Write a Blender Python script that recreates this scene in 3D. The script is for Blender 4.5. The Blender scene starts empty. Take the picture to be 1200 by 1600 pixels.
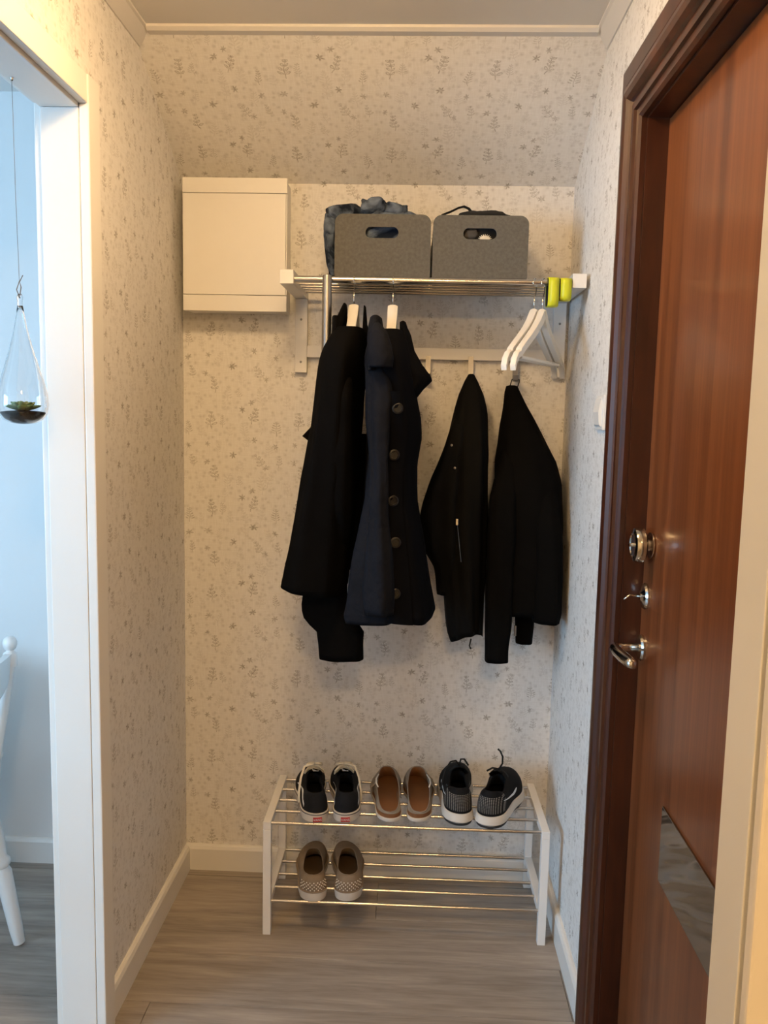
import bpy, bmesh, math, random
from mathutils import Vector, Matrix, noise
random.seed(7)
PI = math.pi
SC = bpy.context.scene
COL = SC.collection

# ------------------------------------------------------------------ camera
cam = bpy.data.cameras.new('camera')
cam.sensor_fit = 'VERTICAL'; cam.sensor_height = 36.0
cam.lens = 1297.98 / 1600 * 36.0
cam.clip_start = 0.02
camo = bpy.data.objects.new('camera', cam); COL.objects.link(camo)
RT = Vector((0.99898623, 0.03973568, 0.02115648))
FW = Vector((-0.03704289, 0.99264636, -0.11524337))
UP = Vector((-0.02558018, 0.11434284, 0.99311196))
m = Matrix.Identity(4)
for i in range(3):
    m[i][0] = RT[i]; m[i][1] = UP[i]; m[i][2] = -FW[i]
m[0][3], m[1][3], m[2][3] = 0.7041, -2.4984, 1.4555
camo.matrix_world = m
SC.camera = camo

# ------------------------------------------------------------------ world, view
SC.view_settings.view_transform = 'Standard'
SC.view_settings.look = 'None'
SC.view_settings.gamma = 1.0
SC.view_settings.exposure = 0.0
SC.view_settings.use_curve_mapping = False
SC.cycles.max_bounces = 8; SC.cycles.diffuse_bounces = 4; SC.cycles.glossy_bounces = 4; SC.cycles.transmission_bounces = 8
SKY = (0.43, 0.71, 1.0); SKY_STRENGTH = 22.0
LAMP_COLOR = (1.0, 0.645, 0.305); LAMP_STRENGTH = 58.0; HALL_LAMP_STRENGTH = 120.0
world = bpy.data.worlds.new('sky'); SC.world = world
world.use_nodes = True
bg = world.node_tree.nodes['Background']
bg.inputs[0].default_value = (*SKY, 1); bg.inputs[1].default_value = SKY_STRENGTH

# room numbers (metres): x right, y towards the rear wall (rear wall at y = 0), z up
XR = 1.139          # right wall
H = 2.37            # ceiling
ZS, YS = 2.12, -0.415   # foot and head of the sloping upper rear wall
KX = -2.7           # far kitchen wall
HB = -4.2           # hall wall behind the camera
HR = 2.1            # right hall wall behind the camera
WIN_Y0, WIN_Y1, WIN_Z0, WIN_Z1 = -3.85, -2.1, 0.85, 2.1

# light portal in the kitchen window
pl = bpy.data.lights.new('window_portal', 'AREA'); pl.shape = 'RECTANGLE'
pl.size = WIN_Z1 - WIN_Z0; pl.size_y = WIN_Y1 - WIN_Y0
pl.cycles.is_portal = True
plo = bpy.data.objects.new('window_portal', pl); COL.objects.link(plo)
plo.location = (KX - 0.1, (WIN_Y0 + WIN_Y1) / 2, (WIN_Z0 + WIN_Z1) / 2)
plo.rotation_euler = (0, -PI / 2, 0)

# ------------------------------------------------------------------ helpers
def lin(c):
    return tuple((v / 12.92 if v <= 0.04045 else ((v + 0.055) / 1.055) ** 2.4) for v in c)
def S(r, g, b):
    return lin((r / 255, g / 255, b / 255))

def newmat(name):
    mt = bpy.data.materials.new(name); mt.use_nodes = True
    nt = mt.node_tree
    return mt, nt, nt.nodes['Principled BSDF']

def setp(b, **k):
    for n, v in k.items():
        n = n.replace('_', ' ')
        if n in b.inputs: b.inputs[n].default_value = v

def mat(name, col, rough=0.5, metal=0.0, var=0.08, scale=30.0, bump=0.0, bscale=200.0, sheen=0.0, coat=0.0, stretch=(1, 1, 1), spec=0.5):
    mt, nt, b = newmat(name)
    N, L = nt.nodes, nt.links
    tc = N.new('ShaderNodeTexCoord'); mp = N.new('ShaderNodeMapping'); mp.inputs['Scale'].default_value = stretch
    L.new(tc.outputs['Object'], mp.inputs['Vector'])
    nz = N.new('ShaderNodeTexNoise'); nz.inputs['Scale'].default_value = scale; nz.inputs['Detail'].default_value = 4
    L.new(mp.outputs[0], nz.inputs['Vector'])
    cr = N.new('ShaderNodeMix'); cr.data_type = 'RGBA'
    cr.inputs[6].default_value = (*[max(0, c * (1 - var)) for c in col], 1)
    cr.inputs[7].default_value = (*[min(1, c * (1 + var)) for c in col], 1)
    L.new(nz.outputs['Fac'], cr.inputs[0]); L.new(cr.outputs[2], b.inputs['Base Color'])
    setp(b, Roughness=rough, Metallic=metal, Sheen_Weight=sheen, Coat_Weight=coat, Specular_IOR_Level=spec)
    if bump:
        n2 = N.new('ShaderNodeTexNoise'); n2.inputs['Scale'].default_value = bscale; n2.inputs['Detail'].default_value = 3
        L.new(mp.outputs[0], n2.inputs['Vector'])
        bp = N.new('ShaderNodeBump'); bp.inputs['Strength'].default_value = bump; bp.inputs['Distance'].default_value = 0.002 if bscale > 60 else 0.012
        L.new(n2.outputs['Fac'], bp.inputs['Height']); L.new(bp.outputs[0], b.inputs['Normal'])
    return mt

def wood(name, c0, c1, scale, stretch, rough=0.4, coat=0.0, rnd=0.0, bump=0.05, dist=2.0):
    mt, nt, b = newmat(name); N, L = nt.nodes, nt.links
    tc = N.new('ShaderNodeTexCoord'); mp = N.new('ShaderNodeMapping'); mp.inputs['Scale'].default_value = stretch
    oi = N.new('ShaderNodeObjectInfo')
    ad = N.new('ShaderNodeVectorMath'); ad.operation = 'ADD'
    sc = N.new('ShaderNodeMath'); sc.operation = 'MULTIPLY'; sc.inputs[1].default_value = 37.0 if rnd else 0.0
    L.new(oi.outputs['Random'], sc.inputs[0]); L.new(tc.outputs['Object'], ad.inputs[0]); L.new(sc.outputs[0], ad.inputs[1])
    L.new(ad.outputs[0], mp.inputs['Vector'])
    nz = N.new('ShaderNodeTexNoise'); nz.inputs['Scale'].default_value = scale; nz.inputs['Detail'].default_value = 8
    nz.inputs['Roughness'].default_value = 0.6; nz.inputs['Distortion'].default_value = dist * 0.2
    L.new(mp.outputs[0], nz.inputs['Vector'])
    n2 = N.new('ShaderNodeTexNoise'); n2.inputs['Scale'].default_value = scale * 6; n2.inputs['Detail'].default_value = 3
    L.new(mp.outputs[0], n2.inputs['Vector'])
    mx = N.new('ShaderNodeMath'); mx.operation = 'MULTIPLY_ADD'; mx.inputs[1].default_value = 0.3
    L.new(n2.outputs['Fac'], mx.inputs[0]); L.new(nz.outputs['Fac'], mx.inputs[2])
    rp = N.new('ShaderNodeValToRGB')
    rp.color_ramp.elements[0].position = 0.42; rp.color_ramp.elements[0].color = (*c0, 1)
    rp.color_ramp.elements[1].position = 0.88; rp.color_ramp.elements[1].color = (*c1, 1)
    L.new(mx.outputs[0], rp.inputs[0])
    out = rp.outputs[0]
    if rnd:
        hv = N.new('ShaderNodeHueSaturation'); mr = N.new('ShaderNodeMapRange')
        mr.inputs[3].default_value = 1 - rnd; mr.inputs[4].default_value = 1 + rnd
        L.new(oi.outputs['Random'], mr.inputs[0]); L.new(mr.outputs[0], hv.inputs['Value']); L.new(out, hv.inputs['Color']); out = hv.outputs[0]
    L.new(out, b.inputs['Base Color'])
    setp(b, Roughness=rough, Coat_Weight=coat, Coat_Roughness=0.15)
    if bump:
        bp = N.new('ShaderNodeBump'); bp.inputs['Strength'].default_value = bump; bp.inputs['Distance'].default_value = 0.001
        L.new(n2.outputs['Fac'], bp.inputs['Height']); L.new(bp.outputs[0], b.inputs['Normal'])
    return mt

# ---- botanical wallpaper, printed pattern built from node groups
TILE = 0.265
def mnode(nt, op, a=None, b=None, c=None):
    n = nt.nodes.new('ShaderNodeMath'); n.operation = op
    for i, v in enumerate((a, b, c)):
        if v is None: continue
        if isinstance(v, (int, float)): n.inputs[i].default_value = v
        else: nt.links.new(v, n.inputs[i])
    return n.outputs[0]

def motif_group(kind):
    g = bpy.data.node_groups.new('print_' + kind, 'ShaderNodeTree')
    for n in ('u', 'v', 'cu', 'cv', 'angle', 'size'):
        g.interface.new_socket(n, in_out='INPUT', socket_type='NodeSocketFloat')
    g.interface.new_socket('ink', in_out='OUTPUT', socket_type='NodeSocketFloat')
    gi = g.nodes.new('NodeGroupInput'); go = g.nodes.new('NodeGroupOutput')
    I = gi.outputs
    M = lambda *a: mnode(g, *a)
    dx = M('WRAP', M('SUBTRACT', I['u'], I['cu']), 0.5, -0.5)
    dy = M('WRAP', M('SUBTRACT', I['v'], I['cv']), 0.5, -0.5)
    ca, sa = M('COSINE', I['angle']), M('SINE', I['angle'])
    X = M('DIVIDE', M('ADD', M('MULTIPLY', dx, ca), M('MULTIPLY', dy, sa)), I['size'])
    Y = M('DIVIDE', M('SUBTRACT', M('MULTIPLY', dy, ca), M('MULTIPLY', dx, sa)), I['size'])
    if kind == 'flower':
        th = M('ARCTAN2', Y, X); r = M('SQRT', M('ADD', M('MULTIPLY', X, X), M('MULTIPLY', Y, Y)))
        edge = M('MULTIPLY_ADD', M('COSINE', M('MULTIPLY', th, 6.0)), 0.22, 0.70)
        ink = M('SMOOTH_MIN', M('MULTIPLY', M('SUBTRACT', edge, r), 3.0), 1.0, 0.2)
        ink = M('MAXIMUM', ink, 0.0)
    else:
        # stem with pairs of round leaves, Y from -1 (root) to 1 (tip)
        inb = M('LESS_THAN', M('ABSOLUTE', Y), 1.0)
        stem = M('MULTIPLY', M('LESS_THAN', M('ABSOLUTE', X), 0.045), M('MULTIPLY', inb, 0.8))
        p = 0.42 if kind == 'sprig' else 0.3
        yy = M('SUBTRACT', M('FRACT', M('DIVIDE', M('ADD', Y, 0.6), p)), 0.5)
        row = M('MULTIPLY', yy, p)
        ax = M('ABSOLUTE', X)
        taper = M('MULTIPLY_ADD', Y, -0.13, 0.27)
        lx = M('SUBTRACT', ax, taper)
        ly = M('SUBTRACT', row, M('MULTIPLY', lx, 0.55))
        d = M('SQRT', M('ADD', M('POWER', M('DIVIDE', lx, M('MULTIPLY', taper, 0.85)), 2.0), M('POWER', M('DIVIDE', ly, 0.14 if kind == 'sprig' else 0.08), 2.0)))
        if kind == 'sprig':
            ring = M('MULTIPLY_ADD', M('ABSOLUTE', M('SUBTRACT', d, 0.72)), -2.6, 1.0)
            leaf = M('MAXIMUM', ring, M('MULTIPLY', M('LESS_THAN', d, 0.8), 0.25))
        else:
            leaf = M('MULTIPLY', M('LESS_THAN', d, 0.95), 0.8)
        leaf = M('MAXIMUM', leaf, 0.0)
        band = M('MULTIPLY', M('GREATER_THAN', Y, -0.55), M('LESS_THAN', Y, 0.98))
        ink = M('MAXIMUM', stem, M('MULTIPLY', leaf, band))
    g.links.new(ink, go.inputs['ink'])
    return g

def wallpaper():
    mt, nt, b = newmat('botanical_wallpaper'); N, L = nt.nodes, nt.links
    M = lambda *a: mnode(nt, *a)
    uv = N.new('ShaderNodeUVMap'); sp = N.new('ShaderNodeSeparateXYZ'); L.new(uv.outputs[0], sp.inputs[0])
    u, v = sp.outputs[0], sp.outputs[1]
    wob = N.new('ShaderNodeTexNoise'); wob.noise_dimensions = '2D'; wob.inputs['Scale'].default_value = 9.0; wob.inputs['Detail'].default_value = 0; L.new(uv.outputs[0], wob.inputs['Vector'])
    u = M('ADD', u, M('MULTIPLY', M('SUBTRACT', wob.outputs['Fac'], 0.5), 0.05))
    G = {k: motif_group(k) for k in ('flower', 'sprig', 'fern')}
    P = 137.0
    spots = [('sprig', 71, 57, 0.1, 12.5, 1.0), ('sprig', 66, 112, 0.0, 14, 1.0), ('sprig', 133, 105, -0.3, 13, 1.0),
             ('sprig', 141, 38, 0.55, 12.5, .75), ('sprig', 36, 38, 0.15, 10, .8), ('fern', 31, 124, 0.0, 11.5, .8),
             ('fern', 83, 113, 0.0, 10, .6), ('fern', 111, 70, 0.2, 9.5, .5), ('sprig', 158, 66, -0.3, 13, .32), ('sprig', 95, 128, -0.2, 12, .28),
             ('fern', 8, 75, 0.1, 15, .3), ('sprig', 48, 82, 0.2, 12, .28), ('sprig', 120, 8, -0.1, 13, .3), ('fern', 92, 70, -.15, 13, .3), ('sprig', 86, 90, .3, 10, .3),
             ('fern', 20, 20, .2, 12, .28), ('sprig', 8, 122, -.1, 13, .28), ('sprig', 112, 48, .2, 11, .28), ('fern', 78, 18, -.2, 11, .3), ('sprig', 50, 130, .2, 10, .3), ('fern', 118, 125, .1, 12, .28),
             ('flower', 100, 29, 0.3, 7.2, 1.0), ('flower', 30, 15, 0.9, 6.5, .8), ('flower', 58, 40, 0.1, 6.2, .8), ('flower', 61, 12, 1.2, 6, .7),
             ('flower', 114, 95, 0.5, 6.8, .95), ('flower', 129, 84, 0.2, 6.2, .8), ('flower', 133, 5, 0.0, 7, .95),
             ('flower', 15, 48, 0.6, 6.4, .7)]
    vo = N.new('ShaderNodeTexVoronoi'); vo.voronoi_dimensions = '2D'; vo.inputs['Scale'].default_value = 11.0
    L.new(uv.outputs[0], vo.inputs['Vector'])
    tot = M('MULTIPLY', M('MAXIMUM', M('SUBTRACT', 0.30, vo.outputs['Distance']), 0.0), 1.3)
    for k, x, y, a, s, w in spots:
        g = N.new('ShaderNodeGroup'); g.node_tree = G[k]
        L.new(u, g.inputs['u']); L.new(v, g.inputs['v'])
        g.inputs['cu'].default_value = (x / P) % 1; g.inputs['cv'].default_value = (1 - y / P) % 1
        g.inputs['angle'].default_value = a; g.inputs['size'].default_value = s / P
        o = M('MULTIPLY', g.outputs[0], w)
        tot = M('MAXIMUM', tot, o)
    # soft print: break the ink up, and a woven ground
    mp = N.new('ShaderNodeMapping'); mp.inputs['Scale'].default_value = (60, 9, 1); L.new(uv.outputs[0], mp.inputs['Vector'])
    nz = N.new('ShaderNodeTexNoise'); nz.noise_dimensions = '2D'; nz.inputs['Scale'].default_value = 1.0; nz.inputs['Detail'].default_value = 1; L.new(mp.outputs[0], nz.inputs['Vector'])
    mp2 = N.new('ShaderNodeMapping'); mp2.inputs['Scale'].default_value = (10, 60, 1); L.new(uv.outputs[0], mp2.inputs['Vector'])
    nz2 = N.new('ShaderNodeTexNoise'); nz2.noise_dimensions = '2D'; nz2.inputs['Scale'].default_value = 1.0; nz2.inputs['Detail'].default_value = 1; L.new(mp2.outputs[0], nz2.inputs['Vector'])
    blot = N.new('ShaderNodeTexNoise'); blot.noise_dimensions = '2D'; blot.inputs['Scale'].default_value = 40; blot.inputs['Detail'].default_value = 0; L.new(uv.outputs[0], blot.inputs['Vector'])
    tot = M('MULTIPLY', tot, M('MULTIPLY_ADD', blot.outputs['Fac'], 1.1, 0.3))
    gr = M('ADD', nz.outputs['Fac'], nz2.outputs['Fac'])
    c1 = N.new('ShaderNodeMix'); c1.data_type = 'RGBA'
    c1.inputs[6].default_value = (.73, .715, .69, 1); c1.inputs[7].default_value = (.80, .79, .77, 1)
    L.new(M('MULTIPLY_ADD', gr, 1.2, -0.7), c1.inputs[0])
    c2 = N.new('ShaderNodeMix'); c2.data_type = 'RGBA'; c2.inputs[7].default_value = (.36, .335, .30, 1)
    L.new(c1.outputs[2], c2.inputs[6]); L.new(M('MINIMUM', tot, 1.0), c2.inputs[0])
    L.new(c2.outputs[2], b.inputs['Base Color'])
    setp(b, Roughness=0.75, Specular_IOR_Level=0.25)
    return mt

# ---- mesh building
class MB:
    def __init__(s): s.v = []; s.f = []; s.mi = []
    def add(s, vs, fs, mi=0):
        o = len(s.v); s.v += [tuple(p) for p in vs]; s.f += [tuple(i + o for i in f) for f in fs]; s.mi += [mi] * len(fs)
    def box(s, x0, x1, y0, y1, z0, z1, mi=0):
        x0, x1 = sorted((x0, x1)); y0, y1 = sorted((y0, y1)); z0, z1 = sorted((z0, z1))
        s.add([(x0, y0, z0), (x1, y0, z0), (x1, y1, z0), (x0, y1, z0), (x0, y0, z1), (x1, y0, z1), (x1, y1, z1), (x0, y1, z1)],
              [(0, 3, 2, 1), (4, 5, 6, 7), (0, 1, 5, 4), (1, 2, 6, 5), (2, 3, 7, 6), (3, 0, 4, 7)], mi)
    def bbox(s, x0, x1, y0, y1, z0, z1, r=0.003, mi=0):
        """box with small chamfers"""
        bm = bmesh.new()
        bmesh.ops.create_cube(bm, size=1)
        bmesh.ops.scale(bm, vec=(abs(x1 - x0), abs(y1 - y0), abs(z1 - z0)), verts=bm.verts)
        bmesh.ops.translate(bm, vec=((x0 + x1) / 2, (y0 + y1) / 2, (z0 + z1) / 2), verts=bm.verts)
        bmesh.ops.bevel(bm, geom=list(bm.edges), offset=r, segments=2, affect='EDGES', profile=0.6)
        bm.verts.index_update()
        s.add([p.co[:] for p in bm.verts], [[q.index for q in f.verts] for f in bm.faces], mi); bm.free()
    def rings(s, R, closed=True, cap0=False, cap1=False, mi=0):
        n = len(R[0]); vs = [p for r in R for p in r]; fs = []
        for i in range(len(R) - 1):
            for j in range(n if closed else n - 1):
                k = (j + 1) % n
                fs.append((i * n + j, i * n + k, (i + 1) * n + k, (i + 1) * n + j))
        if cap0: fs.append(tuple(range(n - 1, -1, -1)))
        if cap1: fs.append(tuple((len(R) - 1) * n + j for j in range(n)))
        s.add(vs, fs, mi)
    def tube(s, path, r, n=8, caps=True, flat=1.0, mi=0):
        P = [Vector(p) for p in path]; R = []
        t0 = (P[1] - P[0]).normalized()
        up = Vector((0, 0, 1)) if abs(t0.z) < 0.9 else Vector((1, 0, 0))
        nx = t0.cross(up).normalized()
        for i, p in enumerate(P):
            a = P[max(i - 1, 0)]; b_ = P[min(i + 1, len(P) - 1)]
            t = (b_ - a)
            t = t.normalized() if t.length > 1e-9 else t0
            nx = (nx - t * nx.dot(t)).normalized(); ny = t.cross(nx)
            rr = r[i] if isinstance(r, (list, tuple)) else r
            R.append([p + nx * rr * math.cos(2 * PI * j / n) + ny * rr * flat * math.sin(2 * PI * j / n) for j in range(n)])
        s.rings(R, True, caps, caps, mi)
    def cyl(s, a, b_, r, n=16, mi=0): s.tube([a, b_], r, n, True, 1.0, mi)
    def lathe(s, prof, c, axis='Z', n=24, mi=0, closed_ends=True):
        R = []
        for (r, h) in prof:
            ring = []
            for j in range(n):
                a = 2 * PI * j / n; p = (r * math.cos(a), r * math.sin(a), h)
                if axis == 'X': p = (p[2], p[0], p[1])
                elif axis == '-X': p = (-p[2], p[1], p[0])
                elif axis == 'Y': p = (p[1], p[2], p[0])
                elif axis == '-Y': p = (p[0], -p[2], p[1])
                ring.append((p[0] + c[0], p[1] + c[1], p[2] + c[2]))
            R.append(ring)
        s.rings(R, True, closed_ends, closed_ends, mi)
    def prism(s, poly, d, mi=0):
        """poly: list of 3D points (planar), d: extrusion vector"""
        n = len(poly); d = Vector(d); a = [Vector(p) for p in poly]; b_ = [p + d for p in a]
        s.add(a + b_, [tuple(range(n - 1, -1, -1)), tuple(range(n, 2 * n))] + [(j, (j + 1) % n, n + (j + 1) % n, n + j) for j in range(n)], mi)
    def sphere(s, c, r, n=12, mi=0, sc=(1, 1, 1)):
        R = []
        for i in range(n // 2 + 1):
            a = -PI / 2 + PI * i / (n // 2); q = max(math.cos(a), 1e-4)
            R.append([(c[0] + r * sc[0] * q * math.cos(2 * PI * j / n), c[1] + r * sc[1] * q * math.sin(2 * PI * j / n), c[2] + r * sc[2] * math.sin(a)) for j in range(n)])
        s.rings(R, True, False, False, mi)
    def build(s, name, mats, parent=None, smooth=False, origin=None, sub=0, angle=None):
        if not isinstance(mats, (list, tuple)): mats = [mats]
        vs = s.v
        if origin: vs = [(p[0] - origin[0], p[1] - origin[1], p[2] - origin[2]) for p in vs]
        me = bpy.data.meshes.new(name); me.from_pydata(vs, [], s.f)
        for mm in mats: me.materials.append(mm)
        me.polygons.foreach_set('material_index', s.mi)
        bm = bmesh.new(); bm.from_mesh(me); bmesh.ops.recalc_face_normals(bm, faces=bm.faces); bm.to_mesh(me); bm.free()
        if smooth:
            me.polygons.foreach_set('use_smooth', [True] * len(me.polygons))
            if angle: me.set_sharp_from_angle(angle=math.radians(angle))
        me.update()
        o = bpy.data.objects.new(name, me); COL.objects.link(o)
        if origin: o.location = origin
        if parent is not None: link(o, parent)
        if sub:
            md = o.modifiers.new('smooth', 'SUBSURF'); md.levels = sub; md.render_levels = sub
        return o

def wloc(o):
    p = Vector(o.location)
    while o.parent: o = o.parent; p = p + Vector(o.location)
    return p
def link(o, parent):
    """parts are modelled in world coordinates; keep them there under an unrotated parent"""
    w = wloc(parent); o.parent = parent; o.location = Vector(o.location) - w
def tag(o, label=None, cat=None, group=None, kind=None):
    if label: o['label'] = label
    if cat: o['category'] = cat
    if group: o['group'] = group
    if kind: o['kind'] = kind
    return o
def thing(name, loc, label, cat, group=None, kind=None):
    o = bpy.data.objects.new(name, None); COL.objects.link(o); o.location = loc; o.empty_display_size = 0.05
    return tag(o, label, cat, group, kind)
def boxuv(o, du=0.0, dv=0.0):
    me = o.data; uv = me.uv_layers.new(name='UVMap')
    for p in me.polygons:
        n = p.normal
        for li in p.loop_indices:
            c = me.vertices[me.loops[li].vertex_index].co
            if abs(n.x) > 0.7: q = (c.y, c.z)
            elif abs(n.z) > 0.8: q = (c.x, c.y)
            else: q = (c.x, c.z)
            uv.data[li].uv = ((q[0] - du) / TILE, (q[1] - dv) / TILE)

# ------------------------------------------------------------------ materials
PAPER = wallpaper()
WHITE = mat('white_gloss_paint', (.78, .77, .74), 0.35, var=0.02, scale=8)
WALLW = mat('white_wall_paint', (.74, .74, .73), 0.7, var=0.03, scale=6)
CEIL = mat('ceiling_paint', (.72, .70, .67), 0.8, var=0.02, scale=5)
HALLW = mat('cream_hall_paint', (.78, .73, .64), 0.7, var=0.03, scale=6)
PLASTIC = mat('white_plastic', (.80, .79, .76), 0.32, var=0.015)
LACQ = mat('white_lacquer', (.80, .79, .77), 0.3, var=0.02)
CHROME = mat('steel_tube', (.62, .60, .57), 0.22, 1.0, var=0.03, scale=40, stretch=(1, 8, 8))
STEEL = mat('polished_steel', (.66, .64, .60), 0.16, 1.0, var=0.03)
DULL = mat('dull_grey_metal', (.36, .35, .34), 0.38, 1.0, var=0.05, scale=10)
FELT = mat('grey_felt', S(92, 90, 84), 0.95, var=0.4, scale=130, bump=0.5, bscale=420, sheen=0.2)
def denim_mat():
    mt, nt, b = newmat('blue_denim'); N, L = nt.nodes, nt.links
    tc = N.new('ShaderNodeTexCoord'); nz = N.new('ShaderNodeTexNoise'); nz.inputs['Scale'].default_value = 16; nz.inputs['Detail'].default_value = 6; nz.inputs['Distortion'].default_value = 1.2
    L.new(tc.outputs['Object'], nz.inputs['Vector'])
    rp = N.new('ShaderNodeValToRGB'); rp.color_ramp.elements[0].position = .40; rp.color_ramp.elements[0].color = (.010, .015, .027, 1)
    rp.color_ramp.elements[1].position = .68; rp.color_ramp.elements[1].color = (.16, .205, .28, 1)
    L.new(nz.outputs['Fac'], rp.inputs[0]); L.new(rp.outputs[0], b.inputs['Base Color']); setp(b, Roughness=.92, Specular_IOR_Level=.1)
    bp = N.new('ShaderNodeBump'); bp.inputs['Strength'].default_value = .8; bp.inputs['Distance'].default_value = .012
    L.new(nz.outputs['Fac'], bp.inputs['Height']); L.new(bp.outputs[0], b.inputs['Normal'])
    return mt
DENIM = denim_mat()
BLACKC = mat('black_cotton', (.0042, .0039, .0037), 0.95, var=0.2, scale=20, bump=0.35, bscale=260, spec=0.03)
BLACKN = mat('black_nylon', (.0040, .0040, .0041), 0.75, var=0.2, scale=18, bump=0.25, bscale=90, spec=0.08)
BLACKS = mat('black_softshell', (.0040, .0038, .0037), 0.8, var=0.15, scale=20, bump=0.25, bscale=300, spec=0.03)
NAVY = mat('navy_cotton', (.0088, .0096, .0132), 0.85, var=0.3, scale=14, bump=0.8, bscale=22, spec=0.08)
NAVY_SHADE = mat('navy_cotton_shaded', (.0038, .0040, .0054), 0.9, var=0.2, scale=14, spec=0.04)  # darker navy: the shade on body, collar and placket put into the colour
BLKPL = mat('black_plastic', (.006, .006, .006), 0.35, var=0.05)
RUBW = mat('white_rubber', S(205, 198, 188), 0.6, var=0.08, scale=50)
RUBD = mat('dark_rubber', (.03, .03, .032), 0.7, var=0.1)
CANVB = mat('black_canvas', (.010, .011, .014), 0.85, var=0.2, scale=60, bump=0.3, bscale=500, spec=0.2)
SUEDEB = mat('black_suede', (.008, .008, .009), 0.95, var=0.2, scale=60, spec=0.1)
LACEW = mat('cream_lace', S(222, 215, 198), 0.9, var=0.12, scale=120)
REDT = mat('red_rubber', S(176, 34, 30), 0.5, var=0.05)
TAUPE = mat('taupe_suede', S(132, 116, 98), 0.95, var=0.12, scale=70, bump=0.2, bscale=400)
TAUPEL = mat('brown_lining', S(92, 70, 44), 0.95, var=0.15, scale=40)
GREYL = mat('grey_leather', S(140, 130, 118), 0.6, var=0.1, scale=40)
TAN = mat('tan_footbed', S(128, 85, 48), 0.8, var=0.18, scale=22)
CORK = mat('brown_cork', S(128, 84, 48), 0.85, var=0.2, scale=80)
STUD = mat('silver_stud', (.92, .88, .80), 0.3, 0.0)
MESHB = mat('black_knit', (.007, .007, .0075), 0.85, var=0.3, scale=90, bump=0.4, bscale=300, spec=0.08)
YELLOW = mat('hi_vis_yellow', (.62, .66, .02), 0.4, var=0.06, scale=30)
BLKBAND = mat('black_webbing', (.008, .008, .008), 0.9)
SWOOSH = mat('white_print', (.72, .74, .76), 0.4)
DOORW = wood('teak_veneer', (.098, .028, .0100), (.250, .086, .030), 1.6, (16, 16, .30), 0.33, 0.25, dist=1.0)
CASEW = wood('dark_stained_pine', (.020, .0055, .0026), (.080, .022, .0085), 2.2, (6, 6, .8), 0.34, 0.15, bump=0.03)
OAK = wood('grey_oak_laminate', (.205, .175, .150), (.410, .360, .312), 1.6, (1.4, 16, 1), 0.42, 0.0, rnd=0.13, bump=0.06, dist=3)
GAP = mat('dark_gap', (.03, .025, .02), 0.9)
SOIL = mat('dark_soil', (.012, .009, .007), 0.95, var=0.5, scale=300, bump=1.0, bscale=500)
LEAF = mat('succulent_leaf', (.17, .27, .10), 0.5, var=0.25, scale=60)
CORD = mat('jute_string', (.16, .13, .10), 0.9)
GREYC = mat('grey_cloth', (.05, .048, .045), 0.9, var=0.4, scale=40)

# small white reflective honeycomb on the heel of the running shoes
def knit_mat():
    mt, nt, b = newmat('black_knit_reflective_net'); N, L = nt.nodes, nt.links
    tc = N.new('ShaderNodeTexCoord')
    sx = N.new('ShaderNodeSeparateXYZ'); L.new(tc.outputs['Object'], sx.inputs[0])
    M = lambda *a: mnode(nt, *a)
    p_ = M('MULTIPLY', sx.outputs[0], 560.0); q_ = M('MULTIPLY', sx.outputs[2], 800.0)
    net = M('GREATER_THAN', M('MULTIPLY', M('SINE', M('ADD', p_, q_)), M('SINE', M('SUBTRACT', p_, q_))), 0.28)
    zone = M('MULTIPLY', M('LESS_THAN', sx.outputs[1], 0.055), M('MULTIPLY', M('GREATER_THAN', sx.outputs[2], 0.043), M('LESS_THAN', sx.outputs[2], 0.088)))
    mx = N.new('ShaderNodeMix'); mx.data_type = 'RGBA'; mx.inputs[6].default_value = (.008, .0075, .008, 1); mx.inputs[7].default_value = (.24, .22, .20, 1)
    L.new(M('MULTIPLY', net, zone), mx.inputs[0]); L.new(mx.outputs[2], b.inputs['Base Color'])
    setp(b, Roughness=0.75, Specular_IOR_Level=0.12)
    return mt
KNIT = knit_mat()

def glass_mat(name, tint=(1, 1, 1)):
    mt, nt, b = newmat(name); setp(b, Base_Color=(*tint, 1), Roughness=0.0, IOR=1.45, Transmission_Weight=1.0)
    return mt
GLASS = glass_mat('clear_glass')
def ripple_steel():
    mt, nt, b = newmat('rippled_dark_steel'); N, L = nt.nodes, nt.links
    tc = N.new('ShaderNodeTexCoord'); m0 = N.new('ShaderNodeMapping'); m0.inputs['Rotation'].default_value = (.49, 0, 0)
    mp = N.new('ShaderNodeMapping'); mp.inputs['Scale'].default_value = (1, 1.2, 13)
    L.new(tc.outputs['Object'], m0.inputs[0]); L.new(m0.outputs[0], mp.inputs[0])
    nz = N.new('ShaderNodeTexNoise'); nz.inputs['Scale'].default_value = 1.6; nz.inputs['Detail'].default_value = 2; L.new(mp.outputs[0], nz.inputs['Vector'])
    bp = N.new('ShaderNodeBump'); bp.inputs['Strength'].default_value = 0.7; bp.inputs['Distance'].default_value = 0.03
    L.new(nz.outputs['Fac'], bp.inputs['Height']); L.new(bp.outputs[0], b.inputs['Normal'])
    setp(b, Base_Color=(.46, .45, .43, 1), Metallic=1.0, Roughness=0.22)
    return mt
RIPPLE = ripple_steel()

# ------------------------------------------------------------------ setting
def structure(mb, name, mats, uv=False, du=0.0, dv=0.0, parent=None, **k):
    o = mb.build(name, mats, parent, **k)
    if uv: boxuv(o, du, dv)
    if parent is None: o['kind'] = 'structure'
    return o
PU, PV = 0.0838 - 66 / 137 * TILE, 1.431 - (1 - 112 / 137) * TILE   # phase of the wallpaper repeat

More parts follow.
